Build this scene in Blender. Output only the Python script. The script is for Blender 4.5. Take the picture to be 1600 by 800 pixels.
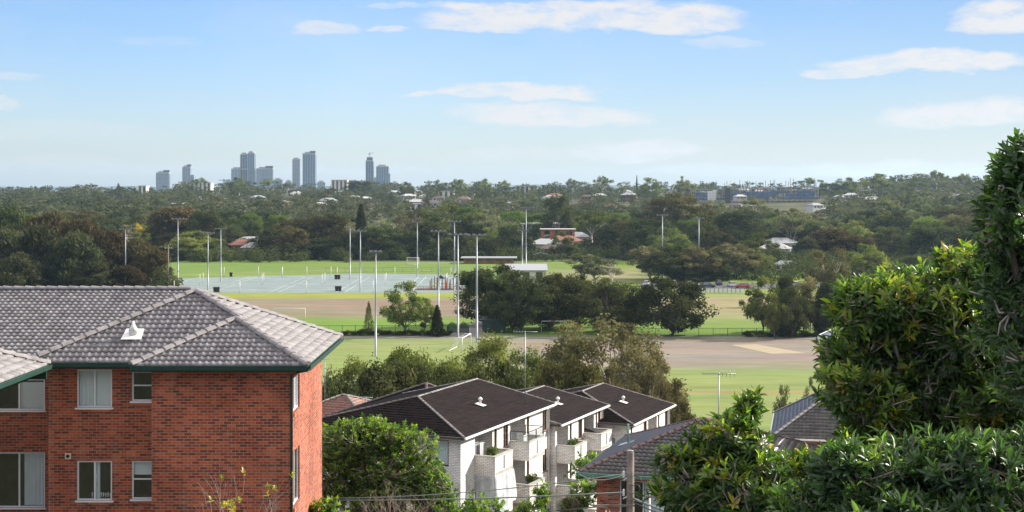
import bpy, math, random
import numpy as np
from mathutils import Vector, Matrix
R = math.radians
PI = math.pi
scene = bpy.context.scene
for _o in list(bpy.data.objects):
    bpy.data.objects.remove(_o)
# ------------------------------------------------------------------ camera, sky, sun, exposure
F = 2222.0            # focal length in pixels of the 1600 px wide photograph
HZ = 295.0            # its horizon row
CZ = 27.0             # camera height over the sports field
cam_d = bpy.data.cameras.new('camera')
cam = bpy.data.objects.new('camera', cam_d)
scene.collection.objects.link(cam)
cam.location = (0, 0, CZ)
cam.rotation_euler = (R(90), 0, 0)
cam_d.sensor_width = 36.0
cam_d.lens = 36.0 * F / 1600.0
cam_d.shift_y = -(400.0 - HZ) / 1600.0
cam_d.clip_start = 0.5
cam_d.clip_end = 30000
scene.camera = cam
SUN_AZ = 69.0     # degrees from +Y (view direction) towards +X
SUN_EL = 27.0
sun_d = bpy.data.lights.new('sun', 'SUN')
sun = bpy.data.objects.new('sun', sun_d)
scene.collection.objects.link(sun)
sun_d.energy = 4.5
sun_d.angle = R(0.5)
sun_d.color = (1.0, 0.93, 0.82)
_s = Vector((math.sin(R(SUN_AZ)) * math.cos(R(SUN_EL)), math.cos(R(SUN_AZ)) * math.cos(R(SUN_EL)), math.sin(R(SUN_EL))))
sun.rotation_euler = _s.to_track_quat('Z', 'Y').to_euler()
sun.location = (60, 20, 80)
scene.view_settings.view_transform = 'Standard'
scene.view_settings.look = 'None'
scene.view_settings.gamma = 1.0
scene.view_settings.use_curve_mapping = False
scene.view_settings.exposure = 1.08
scene.render.engine = 'CYCLES'
scene.cycles.use_denoising = True
scene.cycles.max_bounces = 5
scene.cycles.diffuse_bounces = 2
scene.cycles.glossy_bounces = 2
scene.cycles.transmission_bounces = 3
scene.cycles.transparent_max_bounces = 6
scene.cycles.volume_bounces = 0
scene.cycles.caustics_reflective = False
scene.cycles.caustics_refractive = False

world = bpy.data.worlds.new("World")
scene.world = world
world.use_nodes = True
def build_world():
    nt = world.node_tree
    nt.nodes.clear()
    N, L = nt.nodes, nt.links
    out = N.new('ShaderNodeOutputWorld')
    bg = N.new('ShaderNodeBackground'); bg.inputs['Strength'].default_value = 0.070
    L.new(bg.outputs[0], out.inputs['Surface'])
    sky = N.new('ShaderNodeTexSky'); sky.sky_type = 'NISHITA'
    sky.sun_disc = False
    sky.sun_elevation = R(SUN_EL); sky.sun_rotation = R(SUN_AZ)
    sky.altitude = 0; sky.air_density = 1.0; sky.dust_density = 0.6; sky.ozone_density = 2.2
    def M(op, a, b=None, c=None, clamp=False):
        n = N.new('ShaderNodeMath'); n.operation = op; n.use_clamp = clamp
        for i, v in enumerate((a, b, c)):
            if v is None: continue
            if isinstance(v, (int, float)): n.inputs[i].default_value = v
            else: L.new(v, n.inputs[i])
        return n.outputs[0]
    tc = N.new('ShaderNodeTexCoord')
    sp = N.new('ShaderNodeSeparateXYZ'); L.new(tc.outputs['Generated'], sp.inputs[0])
    x, y, z = sp.outputs
    az = M('ARCTAN2', x, y)                       # azimuth and elevation of the sky direction
    hyp = M('SQRT', M('ADD', M('MULTIPLY', x, x), M('MULTIPLY', y, y)))
    el = M('ARCTAN2', z, hyp)
    comb = N.new('ShaderNodeCombineXYZ'); L.new(az, comb.inputs[0]); L.new(M('MULTIPLY', el, 2.6), comb.inputs[1])
    def noise(scale, detail, rough, off=0.0, dist=0.0):
        mp = N.new('ShaderNodeMapping'); mp.inputs['Location'].default_value = (off, off * .7, off * 1.3)
        L.new(comb.outputs[0], mp.inputs[0])
        n = N.new('ShaderNodeTexNoise'); n.inputs['Scale'].default_value = scale; n.inputs['Detail'].default_value = detail
        n.inputs['Roughness'].default_value = rough; n.inputs['Distortion'].default_value = dist
        L.new(mp.outputs[0], n.inputs['Vector'])
        return n.outputs[0]
    n1 = noise(16, 7, .62); n2 = noise(17, 6, .6, 5.0); n3 = noise(42, 7, .66, 2.0); nw = noise(6, 5, .6, 9.0)
    azw = M('ADD', az, M('MULTIPLY', M('SUBTRACT', n1, .5), .055))
    elw = M('ADD', el, M('MULTIPLY', M('SUBTRACT', n2, .5), .022))
    # clouds: centre and half-size in photograph pixels, turned into angles of the sky
    blobs = [(905, 28, 250, 30, 1.0), (760, 42, 110, 16, .8), (1060, 34, 110, 30, 1.0), (820, 8, 150, 14, .9), (805, 147, 128, 17, 1.0), (860, 182, 160, 22, 1.0), (1000, 236, 105, 22, .85),
             (1440, 97, 150, 18, .95), (1330, 113, 80, 8, .7), (1510, 180, 125, 26, .95), (1580, 30, 95, 34, 1.0), (505, 45, 52, 14, .6),
             (595, 43, 34, 8, .7), (660, 148, 24, 7, .8), (-5, 165, 24, 15, .6), (1400, 266, 150, 18, .8), (1150, 268, 160, 12, .45), (560, 268, 120, 10, .25), (1130, 66, 60, 10, .35), (60, 205, 150, 16, .15),
             (640, 6, 90, 6, .45), (-10, 118, 60, 6, .35), (800, 245, 90, 14, .2), (150, 262, 260, 16, .22), (240, 66, 60, 12, .12),
             (1750, 100, 120, 25, .8), (2100, 60, 220, 40, .9), (-300, 60, 200, 30, .6), (-700, 150, 250, 30, .7), (2500, 180, 250, 30, .8)]
    tot = None
    for (px, py, hw, hh, k) in blobs:
        a0 = math.atan((px - 800) / F); e0 = math.atan((HZ - py) / F * math.cos(a0))
        dx = M('MULTIPLY', M('SUBTRACT', azw, a0), F / hw)
        dy0 = M('MULTIPLY', M('SUBTRACT', elw, e0), F / hh)
        # flat base: squash below the centre
        dyn = M('MULTIPLY', M('MINIMUM', dy0, 0.0), 1.5); dyp = M('MAXIMUM', dy0, 0.0)
        dd = M('ADD', M('MULTIPLY', dx, dx), M('ADD', M('MULTIPLY', dyn, dyn), M('MULTIPLY', dyp, dyp)))
        v = M('MULTIPLY', M('SUBTRACT', 1.2, dd), k * 1.5)
        v = M('MAXIMUM', v, 0.0)
        v = M('MINIMUM', v, k)
        tot = v if tot is None else M('MAXIMUM', tot, v)
    frag = M('MULTIPLY', M('SUBTRACT', n3, .36), 5.0, clamp=True)
    dens = M('MULTIPLY', tot, M('ADD', M('MULTIPLY', frag, .7), .42), clamp=True)
    dens = M('POWER', dens, .85)
    wisp = M('MULTIPLY', M('MULTIPLY', M('SUBTRACT', nw, .48), 3.0, clamp=True), .22)
    dens = M('MAXIMUM', dens, wisp)
    dens = M('MULTIPLY', dens, .93)
    # tint the clear sky towards the photograph's clean blue
    hs = N.new('ShaderNodeMixRGB'); hs.blend_type = 'MULTIPLY'; hs.inputs[0].default_value = 1.0
    L.new(sky.outputs[0], hs.inputs[1])
    eln = M('DIVIDE', el, .14, clamp=True)
    rp = N.new('ShaderNodeValToRGB'); cr = rp.color_ramp; cr.elements.new(.45)
    for e_, (p_, c_) in zip(cr.elements, ((0.0, (.83, .86, 1.04)), (.4, (.72, .80, 1.03)), (1.0, (.58, .73, 1.0)))): e_.position = p_; e_.color = (*c_, 1)
    L.new(eln, rp.inputs[0])
    sc_ = N.new('ShaderNodeMixRGB'); sc_.blend_type = 'MULTIPLY'; sc_.inputs[0].default_value = 1.0; L.new(rp.outputs[0], sc_.inputs[1]); sc_.inputs[2].default_value = (1.3, 1.3, 1.3, 1)
    side = M('SUBTRACT', 1.0, M('MULTIPLY', M('ADD', az, .12, clamp=True), .75))
    sd_ = N.new('ShaderNodeVectorMath'); sd_.operation = 'SCALE'; L.new(sc_.outputs[0], sd_.inputs[0]); L.new(side, sd_.inputs['Scale'])
    L.new(sd_.outputs[0], hs.inputs[2])
    # bright broken cloud added overhead, out of frame, to raise the fill light
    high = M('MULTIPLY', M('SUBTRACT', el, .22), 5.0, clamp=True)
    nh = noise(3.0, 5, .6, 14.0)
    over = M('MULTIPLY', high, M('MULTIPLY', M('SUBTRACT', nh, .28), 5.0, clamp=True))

    mix = N.new('ShaderNodeMixRGB'); L.new(dens, mix.inputs[0]); L.new(hs.outputs[0], mix.inputs[1])
    mix.inputs[2].default_value = (5.9, 5.75, 5.75, 1)
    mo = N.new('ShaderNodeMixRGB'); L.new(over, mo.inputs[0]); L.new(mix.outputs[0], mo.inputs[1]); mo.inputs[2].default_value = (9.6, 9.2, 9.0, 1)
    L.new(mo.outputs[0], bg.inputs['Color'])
build_world()

# ------------------------------------------------------------------ helpers
col = scene.collection
rng = random.Random(7)
def W(px, py, D):
    """a photograph pixel at depth D metres as a point of the place (used to lay things out by survey)"""
    return Vector(((px - 800.0) / F * D, D, CZ - (py - HZ) / F * D))
def WX(px, D): return (px - 800.0) / F * D
def WZ(py, D): return CZ - (py - HZ) / F * D
def DG(py, z=0.0): return (CZ - z) * F / (py - HZ)

def tag(o, label=None, cat=None, group=None, kind=None):
    if label: o['label'] = label
    if cat: o['category'] = cat
    if group: o['group'] = group
    if kind: o['kind'] = kind
    return o
def thing(name, loc, label, cat, group=None, rz=0.0):
    o = bpy.data.objects.new(name, None); col.objects.link(o)
    o.location = loc; o.rotation_euler = (0, 0, rz); o.empty_display_size = .3
    return tag(o, label, cat, group)
def link_mesh(name, me, parent=None):
    o = bpy.data.objects.new(name, me); col.objects.link(o)
    if parent: o.parent = parent
    return o
def np_mesh(name, verts, faces, mat=None, tint=None, smooth=False, uv=None):
    """verts (n,3); faces (m,k) all the same size k; tint per face"""
    me = bpy.data.meshes.new(name)
    verts = np.asarray(verts, dtype=np.float32); faces = np.asarray(faces, dtype=np.int32)
    m, k = faces.shape
    me.vertices.add(len(verts)); me.vertices.foreach_set('co', verts.ravel())
    me.loops.add(m * k); me.loops.foreach_set('vertex_index', faces.ravel())
    me.polygons.add(m); me.polygons.foreach_set('loop_start', np.arange(0, m * k, k, dtype=np.int32))
    if smooth: me.polygons.foreach_set('use_smooth', np.ones(m, dtype=bool))
    me.update(calc_edges=True)
    if tint is not None:
        at = me.attributes.new('tint', 'FLOAT', 'FACE'); at.data.foreach_set('value', np.asarray(tint, dtype=np.float32))
    if uv is not None:
        l = me.uv_layers.new(name='UVMap'); l.data.foreach_set('uv', np.asarray(uv, dtype=np.float32).ravel())
    if mat: me.materials.append(mat)
    return me

class MB:
    def __init__(s): s.v = []; s.f = []; s.sm = []
    def face(s, pts, sm=False):
        b = len(s.v); s.v += [tuple(p) for p in pts]; s.f.append(tuple(range(b, b + len(pts)))); s.sm.append(sm)
    def box(s, x0, x1, y0, y1, z0, z1):
        if x0 > x1: x0, x1 = x1, x0
        if y0 > y1: y0, y1 = y1, y0
        if z0 > z1: z0, z1 = z1, z0
        b = len(s.v)
        s.v += [(x0, y0, z0), (x1, y0, z0), (x1, y1, z0), (x0, y1, z0), (x0, y0, z1), (x1, y0, z1), (x1, y1, z1), (x0, y1, z1)]
        for q in ((0, 3, 2, 1), (4, 5, 6, 7), (0, 1, 5, 4), (1, 2, 6, 5), (2, 3, 7, 6), (3, 0, 4, 7)):
            s.f.append(tuple(b + i for i in q)); s.sm.append(False)
        return s
    def prism(s, poly, d):
        """poly: list of 3-D points, extruded by vector d"""
        n = len(poly); b = len(s.v); d = Vector(d)
        s.v += [tuple(p) for p in poly] + [tuple(Vector(p) + d) for p in poly]
        s.f.append(tuple(b + i for i in range(n))); s.f.append(tuple(b + n + i for i in reversed(range(n)))); s.sm += [False, False]
        for i in range(n):
            j = (i + 1) % n
            s.f.append((b + i, b + n + i, b + n + j, b + j)); s.sm.append(False)
        return s
    def tube(s, pts, rad, n=6, cap=True):
        pts = [Vector(p) for p in pts]
        if not isinstance(rad, (list, tuple)): rad = [rad] * len(pts)
        b = len(s.v); prev = None
        for i, p in enumerate(pts):
            d = (pts[min(i + 1, len(pts) - 1)] - pts[max(i - 1, 0)])
            if d.length < 1e-9: d = Vector((0, 0, 1))
            d.normalize()
            a = d.cross(Vector((0, 0, 1)) if abs(d.z) < .95 else Vector((1, 0, 0))).normalized()
            if prev is not None:
                a2 = (prev - d * prev.dot(d))
                if a2.length > 1e-6: a = a2.normalized()
            prev = a; c = d.cross(a)
            for k in range(n):
                t = 2 * PI * k / n
                s.v.append(tuple(p + (a * math.cos(t) + c * math.sin(t)) * rad[i]))
        for i in range(len(pts) - 1):
            for k in range(n):
                k2 = (k + 1) % n
                s.f.append((b + i * n + k, b + i * n + k2, b + (i + 1) * n + k2, b + (i + 1) * n + k)); s.sm.append(True)
        if cap:
            s.f.append(tuple(b + k for k in reversed(range(n)))); s.f.append(tuple(b + (len(pts) - 1) * n + k for k in range(n))); s.sm += [False, False]
        return s
    def lathe(s, prof, c=(0, 0, 0), n=12):
        b = len(s.v)
        for (r, z) in prof:
            for k in range(n):
                t = 2 * PI * k / n; s.v.append((c[0] + r * math.cos(t), c[1] + r * math.sin(t), c[2] + z))
        for i in range(len(prof) - 1):
            for k in range(n):
                k2 = (k + 1) % n
                s.f.append((b + i * n + k, b + i * n + k2, b + (i + 1) * n + k2, b + (i + 1) * n + k)); s.sm.append(True)
        s.f.append(tuple(b + k for k in reversed(range(n)))); s.f.append(tuple(b + (len(prof) - 1) * n + k for k in range(n))); s.sm += [False, False]
        return s
    def mesh(s, name, mat):
        me = bpy.data.meshes.new(name)
        me.from_pydata(s.v, [], s.f)
        me.polygons.foreach_set('use_smooth', s.sm)
        uv = me.uv_layers.new(name='UVMap'); vs = me.vertices
        for p in me.polygons:
            n = p.normal; ax, ay, az = abs(n.x), abs(n.y), abs(n.z)
            for li in p.loop_indices:
                c = vs[me.loops[li].vertex_index].co
                if ay >= ax and ay >= az: q = (c.x, c.z)
                elif ax >= az: q = (c.y + .11, c.z)
                else: q = (c.x, c.y)
                uv.data[li].uv = q
        me.materials.append(mat); me.update()
        return me
    def build(s, name, mat, parent=None):
        return link_mesh(name, s.mesh(name, mat), parent)

# ------------------------------------------------------------------ materials
def new_mat(name):
    m = bpy.data.materials.new(name); m.use_nodes = True
    nt = m.node_tree; nt.nodes.clear()
    out = nt.nodes.new('ShaderNodeOutputMaterial')
    return m, nt.nodes, nt.links, out
def ramp(N, L, fac, stops):
    r = N.new('ShaderNodeValToRGB')
    while len(r.color_ramp.elements) < len(stops): r.color_ramp.elements.new(.5)
    for e, (p, c) in zip(r.color_ramp.elements, stops):
        e.position = p; e.color = (*c, 1)
    if fac is not None: L.new(fac, r.inputs[0])
    return r.outputs[0]
def mat_plain(name, c, rough=.7, metal=0.0, var=.15, scale=2.0, bump=0.0, spec=.4, detail=4, coord='Object'):
    m, N, L, out = new_mat(name)
    p = N.new('ShaderNodeBsdfPrincipled'); L.new(p.outputs[0], out.inputs[0])
    p.inputs['Roughness'].default_value = rough; p.inputs['Metallic'].default_value = metal
    p.inputs['Specular IOR Level'].default_value = spec
    tc = N.new('ShaderNodeTexCoord')
    nz = N.new('ShaderNodeTexNoise'); nz.inputs['Scale'].default_value = scale; nz.inputs['Detail'].default_value = detail; nz.inputs['Roughness'].default_value = .6
    L.new(tc.outputs[coord], nz.inputs['Vector'])
    lo = tuple(max(0, v * (1 - var)) for v in c); hi = tuple(min(1, v * (1 + var)) for v in c)
    L.new(ramp(N, L, nz.outputs[0], [(.3, lo), (.7, hi)]), p.inputs['Base Color'])
    if bump:
        b = N.new('ShaderNodeBump'); b.inputs['Strength'].default_value = bump; b.inputs['Distance'].default_value = .02
        L.new(nz.outputs[0], b.inputs['Height']); L.new(b.outputs[0], p.inputs['Normal'])
    return m
def mat_brick(name, cA, cB, cM, dark=None, streak=0.0, bw=.24, rh=.086, mort=.011, rough=.85, dirt=(.5, .45, .4)):
    m, N, L, out = new_mat(name)
    p = N.new('ShaderNodeBsdfPrincipled'); L.new(p.outputs[0], out.inputs[0]); p.inputs['Roughness'].default_value = rough
    p.inputs['Specular IOR Level'].default_value = .25
    uv = N.new('ShaderNodeUVMap')
    br = N.new('ShaderNodeTexBrick'); br.inputs['Scale'].default_value = 1.0
    br.inputs['Brick Width'].default_value = bw; br.inputs['Row Height'].default_value = rh; br.inputs['Mortar Size'].default_value = mort
    br.inputs['Mortar Smooth'].default_value = .15; br.inputs['Bias'].default_value = -.1
    L.new(uv.outputs[0], br.inputs['Vector'])
    br.inputs['Color1'].default_value = (0, 0, 0, 1); br.inputs['Color2'].default_value = (1, 1, 1, 1); br.inputs['Mortar'].default_value = (.5, .5, .5, 1)
    # second layer of brick-to-brick change
    c = ramp(N, L, br.outputs['Color'], [(0.0, dark or cA), (.28, cA), (.7, cB), (1.0, tuple(min(1, v * 1.25) for v in cB))])
    nz = N.new('ShaderNodeTexNoise'); nz.inputs['Scale'].default_value = .55; nz.inputs['Detail'].default_value = 6; nz.inputs['Roughness'].default_value = .65
    L.new(uv.outputs[0], nz.inputs['Vector'])
    mx = N.new('ShaderNodeMixRGB'); mx.blend_type = 'MULTIPLY'; mx.inputs[0].default_value = 1.0
    L.new(c, mx.inputs[1]); L.new(ramp(N, L, nz.outputs[0], [(.3, (.66, .62, .62)), (.5, (1.0, 1.0, 1.0)), (.7, (1.2, 1.2, 1.18))]), mx.inputs[2])
    n2 = N.new('ShaderNodeTexNoise'); n2.inputs['Scale'].default_value = 18; n2.inputs['Detail'].default_value = 3
    L.new(uv.outputs[0], n2.inputs['Vector'])
    mx2 = N.new('ShaderNodeMixRGB'); mx2.blend_type = 'MULTIPLY'; mx2.inputs[0].default_value = .6
    L.new(mx.outputs[0], mx2.inputs[1]); L.new(ramp(N, L, n2.outputs[0], [(.3, (.7, .7, .7)), (.7, (1.25, 1.25, 1.25))]), mx2.inputs[2])
    mm = N.new('ShaderNodeMixRGB'); L.new(br.outputs['Fac'], mm.inputs[0]); L.new(mx2.outputs[0], mm.inputs[1]); 
    nm = N.new('ShaderNodeMixRGB'); L.new(ramp(N, L, nz.outputs[0], [(.35, tuple(v * .6 for v in cM)), (.65, cM)]), nm.inputs[1]); nm.inputs[0].default_value = 0
    L.new(nm.outputs[0], mm.inputs[2])
    last = mm.outputs[0]
    if streak:
        mp = N.new('ShaderNodeMapping'); mp.inputs['Scale'].default_value = (1.6, .12, 1); L.new(uv.outputs[0], mp.inputs[0])
        n3 = N.new('ShaderNodeTexNoise'); n3.inputs['Scale'].default_value = 1.2; n3.inputs['Detail'].default_value = 6; L.new(mp.outputs[0], n3.inputs['Vector'])
        ms = N.new('ShaderNodeMixRGB'); L.new(ramp(N, L, n3.outputs[0], [(.56, (0, 0, 0)), (.75, (streak, streak, streak))]), ms.inputs[0])
        L.new(last, ms.inputs[1]); ms.inputs[2].default_value = (*dirt, 1); last = ms.outputs[0]
    L.new(last, p.inputs['Base Color'])
    b = N.new('ShaderNodeBump'); b.inputs['Strength'].default_value = .6; b.inputs['Distance'].default_value = .01; b.invert = True
    L.new(br.outputs['Fac'], b.inputs['Height']); L.new(b.outputs[0], p.inputs['Normal'])
    return m
def mat_foliage(name, cA, cB, trans=.35, cT=None, gloss=.12, rough=.5, objvar=.35):
    """leaf colour runs between cA and cB from clump to clump; light comes through the leaf"""
    m, N, L, out = new_mat(name)
    at = N.new('ShaderNodeAttribute'); at.attribute_name = 'tint'
    oi = N.new('ShaderNodeObjectInfo')
    c = ramp(N, L, at.outputs['Fac'], [(0.0, cA), (1.0, cB)])
    hv = N.new('ShaderNodeHueSaturation'); L.new(c, hv.inputs['Color'])
    mr = N.new('ShaderNodeMapRange'); mr.inputs['To Min'].default_value = 1 - objvar; mr.inputs['To Max'].default_value = 1 + objvar
    L.new(oi.outputs['Random'], mr.inputs[0]); L.new(mr.outputs[0], hv.inputs['Value'])
    mh = N.new('ShaderNodeMapRange'); mh.inputs['To Min'].default_value = .485; mh.inputs['To Max'].default_value = .52
    ml = N.new('ShaderNodeMath'); ml.operation = 'FRACT'; mm_ = N.new('ShaderNodeMath'); mm_.operation = 'MULTIPLY'; mm_.inputs[1].default_value = 7.31
    L.new(oi.outputs['Random'], mm_.inputs[0]); L.new(mm_.outputs[0], ml.inputs[0]); L.new(ml.outputs[0], mh.inputs[0]); L.new(mh.outputs[0], hv.inputs['Hue'])
    d = N.new('ShaderNodeBsdfDiffuse'); L.new(hv.outputs[0], d.inputs[0])
    t = N.new('ShaderNodeBsdfTranslucent')
    tm = N.new('ShaderNodeMixRGB'); tm.blend_type = 'MULTIPLY'; tm.inputs[0].default_value = 1; L.new(hv.outputs[0], tm.inputs[1])
    tm.inputs[2].default_value = (*(cT or (1.5, 1.7, .6)), 1); L.new(tm.outputs[0], t.inputs[0])
    mx = N.new('ShaderNodeMixShader'); mx.inputs[0].default_value = trans; L.new(d.outputs[0], mx.inputs[1]); L.new(t.outputs[0], mx.inputs[2])
    g = N.new('ShaderNodeBsdfGlossy'); g.inputs['Roughness'].default_value = rough; g.inputs['Color'].default_value = (.8, .85, .8, 1)
    fr = N.new('ShaderNodeFresnel'); fr.inputs[0].default_value = 1.4
    fm = N.new('ShaderNodeMath'); fm.operation = 'MULTIPLY_ADD'; fm.inputs[1].default_value = .5 * gloss / .12; fm.inputs[2].default_value = gloss * .25
    L.new(fr.outputs[0], fm.inputs[0])
    m2 = N.new('ShaderNodeMixShader'); L.new(fm.outputs[0], m2.inputs[0]); L.new(mx.outputs[0], m2.inputs[1]); L.new(g.outputs[0], m2.inputs[2])
    L.new(mx.outputs[0], out.inputs[0])
    return m
def mat_glass(name='window_glass', tint=(.93, .96, .98), refl=.05):
    m, N, L, out = new_mat(name)
    t = N.new('ShaderNodeBsdfTransparent'); t.inputs[0].default_value = (*tint, 1)
    g = N.new('ShaderNodeBsdfGlossy'); g.inputs['Roughness'].default_value = .03; g.inputs[0].default_value = (.9, .95, 1, 1)
    lw = N.new('ShaderNodeLayerWeight'); lw.inputs[0].default_value = .25
    ma = N.new('ShaderNodeMath'); ma.operation = 'MULTIPLY_ADD'; ma.inputs[1].default_value = .3; ma.inputs[2].default_value = refl; L.new(lw.outputs['Fresnel'], ma.inputs[0])
    x = N.new('ShaderNodeMixShader'); L.new(ma.outputs[0], x.inputs[0]); L.new(t.outputs[0], x.inputs[1]); L.new(g.outputs[0], x.inputs[2])
    L.new(x.outputs[0], out.inputs[0])
    return m
def mat_tile(name, cA, cB, moss=None, rough=.45, spec=.5, sx=5.2, sy=3.7):
    m, N, L, out = new_mat(name)
    p = N.new('ShaderNodeBsdfPrincipled'); L.new(p.outputs[0], out.inputs[0]); p.inputs['Roughness'].default_value = rough; p.inputs['Specular IOR Level'].default_value = spec
    uv = N.new('ShaderNodeUVMap')
    mp = N.new('ShaderNodeMapping'); mp.inputs['Scale'].default_value = (sx, sy, 1); L.new(uv.outputs[0], mp.inputs[0])
    fl = N.new('ShaderNodeVectorMath'); fl.operation = 'FLOOR'; L.new(mp.outputs[0], fl.inputs[0])
    wn = N.new('ShaderNodeTexWhiteNoise'); wn.noise_dimensions = '2D'; L.new(fl.outputs[0], wn.inputs['Vector'])
    c = ramp(N, L, wn.outputs['Value'], [(0, cA), (1, cB)])
    nz = N.new('ShaderNodeTexNoise'); nz.inputs['Scale'].default_value = 1.3; nz.inputs['Detail'].default_value = 7; nz.inputs['Roughness'].default_value = .7; L.new(uv.outputs[0], nz.inputs['Vector'])
    mx = N.new('ShaderNodeMixRGB'); L.new(ramp(N, L, nz.outputs[0], [(.47, (0, 0, 0)), (.68, (.6, .6, .6))]), mx.inputs[0]); L.new(c, mx.inputs[1])
    mx.inputs[2].default_value = (*(moss or tuple(v * .6 for v in cA)), 1)
    L.new(mx.outputs[0], p.inputs['Base Color'])
    n2 = N.new('ShaderNodeTexNoise'); n2.inputs['Scale'].default_value = 30; L.new(uv.outputs[0], n2.inputs['Vector'])
    b = N.new('ShaderNodeBump'); b.inputs['Strength'].default_value = .25; b.inputs['Distance'].default_value = .01; L.new(n2.outputs[0], b.inputs['Height']); L.new(b.outputs[0], p.inputs['Normal'])
    return m

M = {}
M['brick_red'] = mat_brick('red_brick', (.30, .056, .027), (.43, .100, .046), (.38, .28, .22), dark=(.17, .04, .026), streak=.34, dirt=(.40, .30, .26))
M['brick_orange'] = mat_brick('orange_brick', (.40, .10, .045), (.52, .155, .07), (.36, .28, .22), dark=(.2, .05, .03))
M['brick_white'] = mat_brick('white_painted_brick', (.84, .83, .81), (.90, .89, .87), (.60, .57, .55), dark=(.80, .78, .75), streak=.18, dirt=(.45, .42, .38), mort=.016)
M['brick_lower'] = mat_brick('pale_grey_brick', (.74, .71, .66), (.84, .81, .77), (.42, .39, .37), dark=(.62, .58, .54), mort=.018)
M['tile_grey'] = mat_tile('grey_cement_tile', (.155, .145, .152), (.275, .262, .27), moss=(.13, .12, .125), rough=.62, spec=.25)
M['tile_dark'] = mat_tile('dark_brown_tile', (.011, .009, .0095), (.021, .0165, .017), moss=(.026, .017, .015), rough=.9, spec=.05)
M['tile_slate'] = mat_tile('slate_grey_tile', (.038, .035, .036), (.085, .080, .080), moss=(.03, .025, .024), rough=.3, spec=.5)
M['tile_red'] = mat_tile('faded_red_tile', (.16, .07, .05), (.24, .11, .08), moss=(.1, .06, .05), rough=.6)
M['ridge_grey'] = mat_plain('grey_ridge_cap', (.22, .205, .21), rough=.5, var=.3, scale=3, bump=.4)
M['ridge_dark'] = mat_plain('dark_ridge_cap', (.07, .052, .05), rough=.6, var=.35, scale=4, bump=.4)
M['ridge_red'] = mat_plain('red_brown_ridge_cap', (.085, .040, .038), rough=.6, var=.35, scale=4, bump=.4)
M['mortar_white'] = mat_plain('pale_ridge_bedding', (.24, .22, .205), rough=.9, var=.45, scale=4)
M['green_paint'] = mat_plain('dark_green_paint', (.010, .042, .032), rough=.5, var=.2, scale=3)
M['green_light'] = mat_plain('faded_green_paint', (.12, .24, .2), rough=.45, var=.25, scale=3)
M['alu'] = mat_plain('pale_window_frame', (.76, .78, .82), rough=.45, var=.06)
M['white_paint'] = mat_plain('white_paint', (.78, .77, .74), rough=.55, var=.06, scale=3)
M['cream_paint'] = mat_plain('cream_paint', (.68, .64, .56), rough=.6, var=.08, scale=2)
M['brown_frame'] = mat_plain('brown_timber_frame', (.13, .055, .035), rough=.5, var=.2)
M['black'] = mat_plain('black_paint', (.02, .02, .022), rough=.5, var=.2)
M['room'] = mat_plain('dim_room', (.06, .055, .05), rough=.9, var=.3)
M['curtain'] = mat_plain('pale_curtain', (.84, .87, .9), rough=.9, var=.08)
M['blind'] = mat_plain('white_blind', (.86, .87, .88), rough=.8, var=.05)
M['glass'] = mat_glass()
M['glass_dark'] = mat_glass('dark_window_glass', (.25, .3, .34), .12)
M['galv'] = mat_plain('galvanised_steel', (.27, .29, .31), rough=.45, metal=.35, var=.12, scale=1.5)
M['steel_dark'] = mat_plain('dark_steel', (.06, .065, .07), rough=.5, metal=.3, var=.2)
M['wood_pole'] = mat_plain('weathered_pole_timber', (.20, .17, .145), rough=.9, var=.4, scale=3, bump=.5)
M['cable'] = mat_plain('black_cable', (.05, .05, .055), rough=.5)
M['cable_pale'] = mat_plain('weathered_green_cable', (.22, .28, .27), rough=.5)
M['ceramic'] = mat_plain('white_porcelain', (.72, .72, .7), rough=.3)
M['concrete'] = mat_plain('concrete', (.36, .345, .32), rough=.85, var=.2, scale=1.5)
M['bark'] = mat_plain('grey_bark', (.16, .135, .115), rough=.95, var=.4, scale=6, bump=.5)
M['bark_pale'] = mat_plain('pale_gum_bark', (.42, .38, .33), rough=.9, var=.3, scale=4, bump=.3)
M['bark_dark'] = mat_plain('dark_bark', (.065, .05, .042), rough=.95, var=.4, scale=6, bump=.5)
M['twig_pale'] = mat_plain('pale_bare_twig', (.36, .30, .27), rough=.9, var=.3, scale=6)
M['twig'] = mat_plain('grey_brown_twig', (.22, .18, .15), rough=.9, var=.3, scale=6)

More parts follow.
